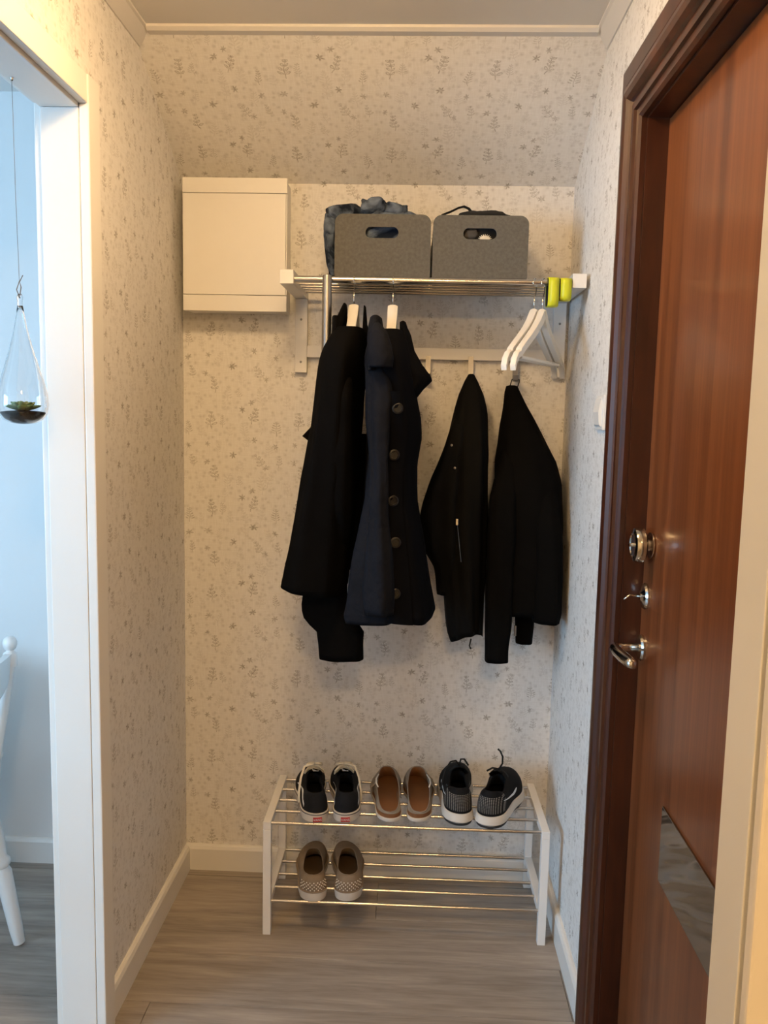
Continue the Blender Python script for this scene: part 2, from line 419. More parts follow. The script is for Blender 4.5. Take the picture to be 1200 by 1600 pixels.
# floor: base slab + planks laid from left to right
b = MB(); b.box(KX - .1, HR + .1, HB - .1, .1, -.06, -.012)
floor = structure(b, 'floor', GAP)
PWID = 0.19
pm = MB(); pm.bbox(-0.6, 0.6, -PWID / 2 + .0006, PWID / 2 - .0006, -.012, 0, r=.0012)
proto = pm.build('plank', OAK, floor)
first = True
row = 0; y = -0.045
while y > HB:
    cx = (0.08 if row == 3 else [0.62, -0.05, -0.08, 0.08, 0.75, 0.4][row % 6]) + 0.6
    while cx - 0.6 > KX: cx -= 1.2
    while cx - 0.6 < HR:
        x0, x1 = max(cx - .6, KX - .05), min(cx + .6, HR + .05)
        if x1 - x0 > .02:
            if first: o = proto; first = False
            else: o = proto.copy(); COL.objects.link(o); o.parent = floor
            o.location = ((x0 + x1) / 2, y - PWID / 2, 0); o.scale = ((x1 - x0 - .001) / 1.2, 1, 1)
        cx += 1.2
    y -= PWID; row += 1
# narrow first row against the rear wall
for x0, x1 in ((KX, -1.3), (-1.3, -.1), (-.1, 1.1), (1.1, HR)):
    o = proto.copy(); COL.objects.link(o); o.parent = floor
    o.location = ((x0 + x1) / 2, 0.0, 0); o.scale = ((x1 - x0 - .001) / 1.2, .088 / PWID, 1)

b = MB(); b.box(KX - .1, HR + .1, HB - .1, .1, H, H + .06); structure(b, 'ceiling', CEIL)
b = MB(); b.box(-.08, XR + .16, 0, .1, 0, H); structure(b, 'wall_back', PAPER, True, PU, PV)
b = MB(); b.prism([(0, 0, ZS), (0, YS, H), (0, 0, H)], (XR, 0, 0)); so = structure(b, 'wall_back_upper', PAPER)
uv = so.data.uv_layers.new(name='UVMap'); sl = math.hypot(YS, H - ZS) / (H - ZS)
for p in so.data.polygons:
    for li in p.loop_indices:
        c = so.data.vertices[so.data.loops[li].vertex_index].co
        uv.data[li].uv = ((c.x - PU) / TILE, (ZS + (c.z - ZS) * sl - PV) / TILE)
DL0, DL1, DLZ = -0.735, -1.64, 2.085        # left doorway (rough opening)
b = MB()
b.box(-.06, 0, 0, DL0, 0, H); b.box(-.06, 0, DL0, DL1, DLZ, H); b.box(-.06, 0, DL1, HB, 0, H)
structure(b, 'wall_left', PAPER, True, .05, PV)
DR0, DR1, DRZ = -0.772, -1.69, 2.055        # entrance door
b = MB()
b.box(XR, XR + .16, 0, DR0, 0, H); b.box(XR, XR + .16, DR0, DR1, DRZ, H); b.box(XR, XR + .16, DR1, -1.745, 0, H)
structure(b, 'wall_right', PAPER, True, .1, PV)
# projecting wall end on the right, nearest the camera
b = MB(); b.box(1.012, HR, -1.745, -1.81, 0, H); structure(b, 'wall_front', HALLW)
b = MB(); b.bbox(1.0, 1.012, -1.738, -1.802, 0, H - .002, .0015); structure(b, 'trim_1', WHITE)
b = MB(); b.bbox(1.0, 1.055, -1.811, -1.826, 0, H - .002, .003); structure(b, 'trim_2', HALLW)
b = MB(); b.box(HR, HR + .1, -1.745, HB, 0, H); structure(b, 'wall_hall_right', HALLW)
b = MB(); b.box(-.06, HR + .1, HB, HB - .1, 0, H); structure(b, 'wall_hall_back', HALLW)
# kitchen beyond the left doorway
b = MB(); b.box(KX - .1, -.08, 0, .1, 0, H); structure(b, 'wall_kitchen_back', WALLW)
b = MB(); b.box(KX - .1, -.06, HB, HB - .1, 0, H); structure(b, 'wall_kitchen_front', WALLW)
b = MB(); b.box(-.075, -.0605, 0, DL0, 0, H); b.box(-.075, -.0605, DL1, HB, 0, H); b.box(-.075, -.0605, DL0, DL1, DLZ, H); structure(b, 'wall_kitchen_right', WALLW)
b = MB()
b.box(KX - .12, KX, .1, WIN_Y1, 0, H); b.box(KX - .12, KX, WIN_Y0, HB - .1, 0, H)
b.box(KX - .12, KX, WIN_Y1, WIN_Y0, 0, WIN_Z0); b.box(KX - .12, KX, WIN_Y1, WIN_Y0, WIN_Z1, H)
structure(b, 'wall_kitchen_left', WALLW)
w = thing('window_1', (KX - .06, (WIN_Y0 + WIN_Y1) / 2, WIN_Z0), 'white framed window in the far kitchen wall', 'window', kind='structure')
del w['category']
b = MB()
for (y0, y1, z0, z1) in ((WIN_Y0, WIN_Y1, WIN_Z0, WIN_Z0 + .05), (WIN_Y0, WIN_Y1, WIN_Z1 - .05, WIN_Z1), (WIN_Y0, WIN_Y0 + .05, WIN_Z0, WIN_Z1), (WIN_Y1 - .05, WIN_Y1, WIN_Z0, WIN_Z1)):
    b.box(KX - .09, KX - .04, y0, y1, z0, z1)
b.build('window_frame', WHITE, w)

# cornices
def cornice(name, wallx, sgn):
    b = MB(); prof = [(0, -.030), (.004, -.030), (.030, -.007), (.036, -.005), (.036, 0), (0, 0)]
    R = []
    for yy, bend in ((YS + .012, 1), (HB + .01, 0)):
        R.append([(wallx + sgn * a, yy + (0.03 * (-c / .030) if bend else 0), H + c) for a, c in prof])
    b.rings(R, True, True, True); return structure(b, name, CEIL)
cornice('trim_3', 0.0, 1)
b = MB(); prof = [(0, -.030), (.004, -.030), (.030, -.007), (.036, -.005), (.036, 0), (0, 0)]
b.rings([[(XR - a, yy + (0.03 * (-c / .030) if k == 0 else 0), H + c) for a, c in prof] for k, yy in enumerate((YS + .012, -1.735))], True, True, True)
structure(b, 'trim_4', CEIL)
b = MB(); b.prism([(.034, YS + .02, H), (.034, YS - .012, H), (.034, YS - .012, H - .006), (.034, YS - .003, H - .012), (.034, YS + .026, H - .012)], (XR - .068, 0, 0)); structure(b, 'trim_5', CEIL)

# baseboards
def baseboard(name, p0, p1, nrm, m=WHITE, h=.082, t=.015):
    b = MB(); P0, P1, n = Vector((*p0, 0)), Vector((*p1, 0)), Vector((*nrm, 0))
    prof = [(0, 0), (t, 0), (t, h - .012), (t - .004, h - .003), (t - .009, h), (0, h)]
    b.rings([[P + n * a + Vector((0, 0, c)) for a, c in prof] for P in (P0, P1)], True, True, True)
    return structure(b, name, m)
baseboard('baseboard_back', (0, 0), (XR, 0), (0, -1))
baseboard('baseboard_left', (0, -.015), (0, -.695), (1, 0))
baseboard('baseboard_right', (XR, -.015), (XR, -.644), (-1, 0))
baseboard('baseboard_kitchen_back', (KX, 0), (-.08, 0), (0, -1))
baseboard('baseboard_kitchen_right', (-.075, 0), (-.075, -.70), (-1, 0))

# left doorway frame without a door
d1 = thing('door_1', (0, (DL0 + DL1) / 2, 0), 'white painted door frame of the open doorway to the bright kitchen', 'door frame', kind='structure'); del d1['category']
JB = -0.755
b = MB(); b.bbox(-.08, .0005, JB, DL0, 0, DLZ - .02, .002); b.build('door_jamb', WHITE, d1)
b = MB(); b.bbox(-.08, .0005, DL1 + .02, DL1, 0, DLZ - .02, .002); b.build('door_jamb', WHITE, d1)
b = MB(); b.bbox(-.08, .0005, JB + .001, DL1, DLZ - .02, DLZ, .002); b.build('door_head', WHITE, d1)
b = MB(); b.bbox(.0008, .022, -.695, JB + .001, 0, DLZ + .045, .003); b.build('casing', WHITE, d1)
b = MB(); b.bbox(.0005, .021, DL1 + .014, DL1 - .045, 0, DLZ + .045, .003); b.build('casing', WHITE, d1)
b = MB(); b.bbox(.0005, .019, JB + .006, DL1 + .014, DLZ - .012, DLZ + .045, .003); b.build('casing', WHITE, d1)
b = MB(); b.bbox(-.095, -.0755, -.70, JB + .006, 0, DLZ + .045, .003); b.build('casing', WHITE, d1)
b = MB(); b.bbox(-.095, -.0755, JB + .006, DL1 + .014, DLZ - .012, DLZ + .045, .003); b.build('casing', WHITE, d1)

# entrance door with profiled dark casing
d2 = thing('door_2', (XR, (DR0 + DR1) / 2, 0), 'reddish brown wooden entrance door in a dark stained moulded frame', 'door', kind='structure'); del d2['category']
LX = 1.180
CW = 0.130; c_out = -0.645; c_far = -1.7345; c_top = 2.178
cp = [(0, 0), (0, .020), (.004, .022), (.038, .022), (.043, .019), (.047, .024), (.056, .031), (.068, .034), (.078, .031), (.085, .024), (.088, .018), (.098, .018), (.100, .023), (.110, .022), (.112, .016), (.124, .015), (.130, .010), (.130, 0)]
def upright(yo, sg):
    b = MB()
    b.rings([[(XR - h, yo - sg * a, 0) for a, h in cp], [(XR - h, yo - sg * a, c_top - a) for a, h in cp]], True, True, True)
    return b.build('casing', CASEW, d2)
upright(c_out, 1); upright(c_far, -1)
b = MB(); b.rings([[(XR - h, c_out - a, c_top - a) for a, h in cp], [(XR - h, c_far + a, c_top - a) for a, h in cp]], True, True, True); b.build('casing', CASEW, d2)
b = MB(); b.box(XR + .0005, XR + .13, DR0 - .0005, DR0 - .010, 0, DRZ - .012); b.build('door_jamb', CASEW, d2)
b = MB(); b.box(XR + .0005, XR + .13, DR1 + .0005, DR1 + .010, 0, DRZ - .012); b.build('door_jamb', CASEW, d2)
b = MB(); b.box(XR + .0005, XR + .13, DR0 - .0005, DR1 + .0005, DRZ - .012, DRZ - .0005); b.build('door_head', CASEW, d2)
b = MB(); b.bbox(LX, LX + .045, DR0 - .012, DR1 + .012, .012, DRZ - .014, .002); leaf = b.build('door_leaf', DOORW, d2)
b = MB(); b.box(XR + .0005, XR + .13, DR0 - .012, DR1 + .012, 0.0005, .010); b.build('threshold', CASEW, d2)
# locks, handle, plate
b = MB(); c = (LX, -.836, 1.209)
b.lathe([(.024, 0), (.026, .002), (.026, .005), (.012, .006), (.011, .018)], c, '-X'); lk = b.build('deadbolt_rose', STEEL, leaf, True, angle=35)
b = MB(); b.lathe([(.008, .014), (.030, .016), (.036, .020), (.0365, .030), (.033, .037), (.024, .039), (.022, .037), (.004, .036), (.004, .046), (.001, .047)], c, '-X', 32); b.build('turn_knob', STEEL, leaf, True, angle=40)
b = MB(); c = (LX, -.816, 1.101)
b.lathe([(.027, 0), (.027, .004), (.024, .008), (.012, .011), (.008, .014)], c, '-X'); b.build('lock_rose', STEEL, leaf, True, angle=35)
b = MB(); b.tube([(LX - .012, -.816, 1.101), (LX - .034, -.816, 1.103), (LX - .046, -.818, 1.094)], [.005, .0035, .004], 8, flat=.6); b.build('thumb_turn', STEEL, leaf, True)
b = MB(); c = (LX, -.810, .992)
b.lathe([(.027, 0), (.027, .005), (.024, .009), (.012, .010)], c, '-X'); b.build('handle_rose', STEEL, leaf, True, angle=35)
b = MB(); b.tube([(LX - .008, -.810, .992), (LX - .040, -.810, .992), (LX - .050, -.811, .993), (LX - .058, -.816, .994), (LX - .061, -.826, .994), (LX - .060, -.848, .992), (LX - .055, -.876, .989), (LX - .049, -.905, .987), (LX - .046, -.92, .987)], [.009, .009, .0095, .0095, .010, .0115, .012, .0115, .008], 12); b.build('lever_handle', STEEL, leaf, True)
b = MB(); b.bbox(LX - .004, LX, -1.012, -1.44, .603, .748, .001); b.build('mail_slot_plate', RIPPLE, leaf)

# light switch
sw = thing('light_switch', (XR, -.51, 1.43), 'cream plastic light switch half hidden behind the dark door casing', 'light switch')
b = MB(); b.bbox(XR - .008, XR, -.470, -.552, 1.432, 1.514, .003); b.build('switch_plate', PLASTIC, sw)
b = MB(); b.prism([(XR - .008, -.482, 1.440), (XR - .013, -.482, 1.445), (XR - .016, -.482, 1.474), (XR - .011, -.482, 1.505), (XR - .008, -.482, 1.506)], (0, -.058, 0)); b.build('rocker', PLASTIC, sw)

# ------------------------------------------------------------------ ceiling lamp (above the frame)
def ceiling_lamp(lc, strength, label):
    lamp = thing('ceiling_lamp', lc, label, 'ceiling lamp', 'ceiling lamps')
    b = MB(); b.lathe([(.15, 0), (.155, -.004), (.155, -.026), (.148, -.030)], lc, 'Z', 40); b.build('lamp_base', WHITE, lamp, True, angle=35)
    opal, nt, bs = newmat('lit_opal_glass'); setp(bs, Base_Color=(.8, .8, .78, 1), Roughness=.4, Emission_Color=(*LAMP_COLOR, 1), Emission_Strength=strength)
    b = MB(); b.lathe([(.145 * math.cos(a), -.030 - .085 * math.sin(a)) for a in [PI / 2 * k / 8 for k in range(8)]] + [(.002, -.115)], lc, 'Z', 32); b.build('lamp_bowl', opal, lamp, True)
ceiling_lamp((.45, -1.14, H), LAMP_STRENGTH, 'round opal glass ceiling lamp above the entrance door')
ceiling_lamp((.85, -3.15, H), HALL_LAMP_STRENGTH, 'round opal glass ceiling lamp at the far end of the hall')

# ------------------------------------------------------------------ fuse cabinet
fc = thing('fuse_cabinet', (.175, 0, 1.743), 'flat white wall cabinet with two thin seams beside the hat rack', 'cabinet')
X0, X1, Z0, Z1, YF = .027, .324, 1.743, 2.110, -.094
b = MB(); b.bbox(X0 + .004, X1 - .004, 0, YF + .014, Z0 + .003, Z1 - .003, .003); b.build('cabinet_body', PLASTIC, fc)
b = MB(); b.bbox(X0, X1, YF + .013, YF, Z1 - .041, Z1, .0015); b.build('top_cover', PLASTIC, fc)
b = MB(); b.bbox(X0, X1 - .0035, YF + .013, YF, Z0 + .046, Z1 - .0425, .0015); b.build('cabinet_door', PLASTIC, fc)
b = MB(); b.bbox(X0, X1, YF + .013, YF, Z0, Z0 + .0445, .0015); b.build('bottom_cover', PLASTIC, fc)
b = MB(); b.bbox(X1 - .003, X1, YF + .013, YF + .002, Z0 + .046, Z1 - .0425, .001); b.build('edge_strip', PLASTIC, fc)

# ------------------------------------------------------------------ hat rack
hx0, hx1, hy, hz = .338, 1.129, -.299, 1.827
hr = thing('hat_rack', (.733, 0, 1.577), 'white wall hat rack with steel bars and a rail of flat hooks', 'hat rack')
for xa in (hx0, hx1 - .036):
    b = MB(); b.bbox(xa, xa + .036, hy, 0, hz - .036, hz, .0015); b.build('arm', LACQ, hr)
    b = MB(); b.bbox(xa, xa + .036, -.020, 0, 1.577, hz - .0365, .0015); pl_ = b.build('wall_plate', LACQ, hr)
    for zz in (1.731, 1.608):
        b = MB(); b.lathe([(.0035, 0), (.0033, .0012), (.0005, .0016)], (xa + .018, -.020, zz), '-Y', 12); b.build('screw', DULL, pl_, True)
b = MB(); b.cyl((hx0 + .03, -.281, 1.8055), (hx1 - .03, -.281, 1.8055), .0092, 20); b.build('front_bar', CHROME, hr, True, angle=40)
for k in range(5):
    yy = -.232 + k * .046
    b = MB(); b.cyl((hx0 + .03, yy, 1.8075), (hx1 - .03, yy, 1.8075), .0052, 14); b.build('shelf_bar', CHROME, hr, True, angle=40)
b = MB(); b.bbox(hx0 + .036, hx1 - .036, -.018, -.001, 1.622, 1.656, .0015); rail = b.build('hook_rail', LACQ, hr)
HOOKS = [.484, .608, .732, .857, .987]
for xh in HOOKS:
    b = MB(); path = [(1.632, -.0205), (1.60, -.0205), (1.575, -.021), (1.566, -.025), (1.563, -.033), (1.567, -.041), (1.580, -.045)]
    R = [[(xh - .0075, y_, z_), (xh + .0075, y_, z_), (xh + .0075, y_ - .0025, z_ - (.001 if i > 3 else 0)), (xh - .0075, y_ - .0025, z_ - (.001 if i > 3 else 0))] for i, (z_, y_) in enumerate(path)]
    b.rings(R, True, True, True); b.build('hook', DULL, hr)

# ------------------------------------------------------------------ felt boxes
def rrect_loop(x0, x1, z0, z1, r, n=8, bottom_r=0.004):
    P = []
    for (cx, cz, a0, rr) in ((x1 - r, z1 - r, 0, r), (x0 + r, z1 - r, PI / 2, r), (x0 + bottom_r, z0 + bottom_r, PI, bottom_r), (x1 - bottom_r, z0 + bottom_r, 1.5 * PI, bottom_r)):
        for k in range(n): P.append((cx + rr * math.cos(a0 + PI / 2 * k / (n - 1)), cz + rr * math.sin(a0 + PI / 2 * k / (n - 1))))
    return P
def slot_panel(x0, x1, z0, z1, y0, y1, sx0, sx1, sz0, sz1, r=.022):
    n = 8; O = rrect_loop(x0, x1, z0, z1, r, n); q = (sz1 - sz0) / 2 - .0005; I = rrect_loop(sx0, sx1, sz0, sz1, q, n, q)
    b = MB(); N_ = len(O); vs = []; fs = []
    for yy in (y0, y1):
        vs += [(x, yy, z) for x, z in O] + [(x, yy, z) for x, z in I]
    for j in range(N_):
        k = (j + 1) % N_
        fs += [(j, k, N_ + k, N_ + j), (2 * N_ + j, 3 * N_ + j, 3 * N_ + k, 2 * N_ + k), (j, 2 * N_ + j, 2 * N_ + k, k), (N_ + j, N_ + k, 3 * N_ + k, 3 * N_ + j)]
    b.add(vs, fs); return b
def felt_box(x0, x1, label):
    z0, z1, yf, yb = 1.8148, 1.973, -.278, -.030
    t = thing('storage_box', ((x0 + x1) / 2, (yf + yb) / 2, z0), label, 'storage box', 'felt boxes on the hat rack')
    cx = (x0 + x1) / 2; sx0, sx1 = cx - .045, cx + .041
    slot_panel(x0, x1, z0, z1, yf, yf + .005, sx0, sx1, 1.913, 1.941).build('front_panel', FELT, t)
    slot_panel(x0, x1, z0, z1, yb - .005, yb, sx0, sx1, 1.913, 1.941).build('back_panel', FELT, t)
    for xa in (x0, x1 - .005):
        b = MB(); b.prism([(xa, yf + .005, z0), (xa, yb - .005, z0), (xa, yb - .005, z1 - .024), (xa, yb - .03, z1 - .030), (xa, yf + .03, z1 - .030), (xa, yf + .005, z1 - .024)], (.005, 0, 0)); b.build('side_panel', FELT, t)
    b = MB(); b.box(x0 + .005, x1 - .005, yf + .005, yb - .005, z0, z0 + .005); b.build('base_panel', FELT, t)
    return t
felt_box(.478, .727, 'grey felt storage box stuffed with blue jeans on the hat rack')
felt_box(.733, .979, 'grey felt storage box holding a black bag on the hat rack')

def lump(mb, c, s, seed, amp=.25, freq=2.2, n=28, sq=.75, rot=0, fine=.6):
    R = []
    for i in range(n // 2 + 1):
        a = -PI / 2 + PI * i / (n // 2); q = max(math.cos(a), 1e-3)
        ring = []
        for j in range(n):
            t = 2 * PI * j / n
            d = Vector((q * math.cos(t), q * math.sin(t), math.sin(a)))
            p = Vector([math.copysign(abs(v) ** sq, v) for v in d])
            f = 1 + amp * (noise.noise(d * freq + Vector((seed, seed * 1.7, 0))) + fine * (abs(noise.noise(d * freq * 2.3 + Vector((0, seed, 3)))) * 2 - .5))
            x, y, z = p.x * s[0] * f, p.y * s[1] * f, p.z * s[2] * f
            ring.append((c[0] + x * math.cos(rot) - z * math.sin(rot), c[1] + y, c[2] + x * math.sin(rot) + z * math.cos(rot)))
        R.append(ring)
    mb.rings(R)
b = MB()
lump(b, (.602, -.155, 1.935), (.105, .105, .06), 1.3, .18, 2.6, n=40)
b_o = b.build('jeans', DENIM, None, True)
tag(b_o, 'crumpled blue jeans bulging from the left felt box', 'jeans')
b = MB()
lump(b, (.574, -.16, 2.008), (.038, .07, .025), 5.1, .22, 1.7, rot=-.10, n=48, sq=.6, fine=.25)
lump(b, (.628, -.15, 2.000), (.036, .07, .021), 3.4, .22, 1.7, rot=-.12, n=48, sq=.6, fine=.25)
lump(b, (.672, -.15, 1.978), (.038, .07, .019), 9.4, .2, 1.7, rot=-.45, n=48, sq=.65, fine=.25)
b.build('waistband', DENIM, b_o, True)
b = MB()
lump(b, (.492, -.145, 1.996), (.047, .062, .024), 6.1, .18, 1.5, rot=.10, n=48, sq=.55, fine=.2)
lump(b, (.455, -.155, 1.964), (.017, .05, .036), 8.1, .18, 1.6, n=48, sq=.6, fine=.2)
lump(b, (.458, -.16, 1.892), (.0155, .045, .060), 2.7, .25, 1.8, rot=.10, n=48, sq=.6, fine=.3)
b.build('trouser_leg', DENIM, b_o, True)

bag = MB(); lump(bag, (.855, -.155, 1.925), (.10, .105, .052), 4.4, .12, 2.2); lump(bag, (.868, -.15, 1.978), (.080, .08, .030), 7.7, .12, 2.2)
bago = tag(bag.build('shoulder_bag', BLKBAND, None, True), 'black fabric bag with a looped strap in the right felt box', 'bag')
b = MB(); b.tube([(.737, -.19, 1.955), (.741, -.19, 1.972), (.757, -.19, 1.993), (.780, -.185, 2.003), (.800, -.18, 2.014), (.815, -.18, 2.018), (.828, -.175, 2.014), (.838, -.17, 2.004), (.842, -.17, 1.985)], .007, 8, flat=.35); b.build('strap', BLKBAND, bago, True)
b = MB(); lump(b, (.832, -.262, 1.928), (.018, .008, .012), 3.1, .25, 2.5); gl = tag(b.build('rolled_scarf', GREYC, None, True), 'rolled grey cloth seen in the handle slot of the right box', 'scarf')
b = MB()
for k in range(9):
    a = -1.2 + 2.4 * k / 8
    b.tube([(.868, -.266, 1.910), (.868 + .010 * math.sin(a), -.268, 1.913 + .009 * math.cos(a)), (.868 + .019 * math.sin(a), -.269, 1.912 + .016 * math.cos(a))], [.003, .0022, .0005], 6)
tag(b.build('tassel', LACEW, None, True), 'small white spiky tassel seen in the handle slot of the right box', 'tassel')

# ------------------------------------------------------------------ yellow bands, tube
def band(x0, x1, zc, hh, hd, label, inner=True):
    t = thing('reflective_band', ((x0 + x1) / 2, -.281, zc), label, 'reflective band', 'reflective bands on the hat rack')
    def ring(off, x):
        return [(x, -.2835 - .5 * 0 + (hd + off) * math.copysign(abs(math.cos(a)) ** .5, math.cos(a)), zc + (hh + off) * math.copysign(abs(math.sin(a)) ** .55, math.sin(a))) for a in [2 * PI * k / 40 for k in range(40)]]
    b = MB(); b.rings([ring(-.0012, x0 + .001), ring(0, x0), ring(.0005, (x0 + x1) / 2), ring(0, x1), ring(-.0012, x1 - .001)]); b.build('outer_strip', YELLOW, t, True)
    b = MB(); b.rings([ring(-.0013, x0 + .0005), ring(-.0030, x0 + .001), ring(-.0030, x1 - .001), ring(-.0013, x1 - .0005)]); b.build('inner_strip', BLKBAND, t, True)
band(1.031, 1.0585, 1.7810, .0370, .024, 'fluorescent yellow band hanging lower, beside the empty hangers')
band(1.062, 1.0905, 1.788, .0285, .021, 'shorter fluorescent yellow band against the white rack end')
tb = thing('hanging_tube', (.4625, -.303, 1.5), 'grey metal tube hanging on the front bar left of the black coat', 'metal tube')
b = MB(); b.lathe([(.0125, 1.46), (.0125, 1.808), (.0118, 1.812), (.0095, 1.813), (.0095, 1.80), (.001, 1.80)], (.4625, -.3040, 0), 'Z', 20); b.build('tube', DULL, tb, True, angle=40)
b = MB(); b.tube([(.4625, -.297, 1.800), (.4625, -.293, 1.816), (.4625, -.281, 1.819), (.4625, -.268, 1.812), (.4625, -.266, 1.800)], .002, 8); b.build('wire_hook', DULL, tb, True)

# ------------------------------------------------------------------ hangers
def hanger(x, yaw, label, group='white hangers', z=1.742, thin=1.0):
    t = thing('clothes_hanger', (x, -.281, z), label, 'hanger', group)
    t.rotation_euler = (0, 0, 0)
    c, s_ = math.cos(yaw), -math.sin(yaw)
    def P(u, n, zz): return (x + c * n - s_ * u, -.281 + s_ * n + c * u, z + zz)    # u along the shoulders (+ towards wall), n across
    for sg in (-1, 1):
        b = MB(); R = []
        prof = [(0, -.002, .022, .013), (.010, -.010, .026, .013), (.03, -.030, .022, .0125), (.06, -.052, .020, .012), (.10, -.076, .0185, .0115), (.14, -.098, .018, .011), (.165, -.113, .018, .011), (.168, -.119, .013, .011), (.182, -.123, .013, .0105), (.198, -.138, .013, .0105), (.206, -.156, .012, .010)]
        for u, zz, hh, tt in prof:
            tt *= thin
            nx_, nz_ = (.45, .9) if u > .02 else (0, 1)
            R.append([P(sg * (u + nx_ * hh * .0), -tt, zz - hh), P(sg * (u), tt, zz - hh), P(sg * (u + .004), tt, zz), P(sg * (u + .004), tt * .4, zz + .003), P(sg * (u + .004), -tt * .4, zz + .003), P(sg * (u + .004), -tt, zz)])
        b.rings(R, True, True, True); b.build('hanger_arm', WHITE, t, True, angle=40)
    b = MB(); b.tube([P(-.158, 0, -.133), P(.158, 0, -.133)], .0052, 10); b.build('trouser_bar', WHITE, t, True, angle=40)
    # wire hook over the front bar
    b = MB(); pts = [P(0, 0, -.01), P(0, 0, .030)]
    cz = 1.8055 - z - .0026; r = .0138
    pts += [P(.004, 0, .034), P(r, 0, cz - .013)]
    for k in range(0, 15):
        a = -.15 + (PI + .6) * k / 14
        pts.append(P(r * math.cos(a), 0, cz + r * math.sin(a)))
    b.tube(pts, .0016, 8); b.build('wire_hook', STEEL, t, True)
    return t
hanger(.531, .0, 'white hanger inside the collar of the long black coat')
hanger(.633, .0, 'white hanger inside the hood of the navy coat')
hanger(1.000, .455, 'empty white hanger, the left one of the overlapping pair', z=1.738, thin=.68)
hanger(1.0215, .455, 'empty white hanger nearest the yellow bands, overlapping another', z=1.738, thin=.68)

# ------------------------------------------------------------------ garments
def interp(rows, z):
    rows = sorted(rows, key=lambda r: -r[0])
    if z >= rows[0][0]: return rows[0]
    for a, b_ in zip(rows, rows[1:]):
        if a[0] >= z >= b_[0]:
            t = (a[0] - z) / (a[0] - b_[0] + 1e-9)
            return tuple(p + (q - p) * t for p, q in zip(a, b_))
    return rows[-1]
class Loft:
    """hanging cloth: rows of (z, x left, x right, y centre, half depth)"""
    def __init__(s, rows, folds=5, amp=.06, seed=0, power=.8, hem=0.0, hemslope=0.0, drift=1.0, nz=40, n=72, crease=.006, mod=None, open_top=False):
        s.rows = rows; s.folds = folds; s.amp = amp; s.seed = seed; s.pw = power; s.hem = hem; s.hs = hemslope; s.drift = drift; s.nz = nz; s.n = n; s.cr = crease; s.mod = mod
        s.z0 = max(r[0] for r in rows); s.z1 = min(r[0] for r in rows); s.ot = open_top
    def pt(s, z, a):
        r = interp(s.rows, z); t = (s.z0 - z) / (s.z0 - s.z1)
        cx, hw = (r[1] + r[2]) / 2, (r[2] - r[1]) / 2
        ca, sa = math.cos(a), math.sin(a)
        sgx = math.copysign(abs(ca) ** s.pw, ca); sgy = math.copysign(abs(sa) ** s.pw, sa)
        f = 1 + s.amp * min(1, t * 2.5 + .1) * (math.sin(s.folds * a + s.seed + s.drift * t * 2) * .6 + .4 * math.sin((s.folds * 2 + 1) * a + s.seed * 2 - s.drift * t * 3))
        kx = 1 + (f - 1) * abs(sa)          # folds mostly move the front and rear, sides keep the outline
        x = cx + hw * sgx * kx; y = r[3] + r[4] * sgy * f
        p = Vector((x * 9, y * 9, z * 4 + s.seed))
        d = s.cr * noise.noise(p * 1.3) + s.cr * .6 * noise.noise(p * 3.1)
        x += d * ca; y += d * 1.4 * sa
        zz = z - s.hem * t ** 6 * math.sin(a * 2 + s.seed) - s.hs * t ** 10 * (x - cx)
        v = Vector((x, y, zz))
        return s.mod(v) if s.mod else v
    def mesh(s):
        R = []
        for i in range(s.nz + 1):
            z = s.z0 + (s.z1 - s.z0) * i / s.nz
            R.append([s.pt(z, 2 * PI * j / s.n) for j in range(s.n)])
        last = R[-1]; c = sum((Vector(p) for p in last), Vector()) / s.n
        R.append([c + (p - c) * .93 + Vector((0, 0, .004)) for p in last])     # turned-in hem
        R.append([c + (p - c) * .90 + Vector((0, 0, .05)) for p in last])
        top = R[0]; ct = sum((Vector(p) for p in top), Vector()) / s.n
        if not s.ot: R.insert(0, [ct + (p - ct) * .5 + Vector((0, 0, .002)) for p in top])
        b = MB(); b.rings(R, True, not s.ot, True); return b
    def surf(s, z, a):
        p = s.pt(z, a); e = 1e-3
        n = (s.pt(z, a + e) - s.pt(z, a - e)).cross(s.pt(z - e, a) - s.pt(z + e, a))
        n.normalize()
        c = interp(s.rows, z); out = p - Vector(((c[1] + c[2]) / 2, c[3], z))
        if n.dot(out) < 0: n = -n
        return p, n
def disc(c, n, r, h, mat_, name, parent, hole=False, seg=18):
    n = Vector(n).normalized(); u = n.cross(Vector((0, 0, 1))).normalized(); v = n.cross(u); c = Vector(c)
    prof = [(r, 0), (r, h * .7), (r * .85, h), (r * .7, h), (r * .62, h * .6), (.0005, h * .6)] if hole else [(r, 0), (r, h * .6), (r * .7, h), (.0003, h)]
    b = MB(); b.rings([[c + u * rr * math.cos(2 * PI * j / seg) + v * rr * math.sin(2 * PI * j / seg) + n * hh for j in range(seg)] for rr, hh in prof])
    return b.build(name, mat_, parent, True, angle=50)

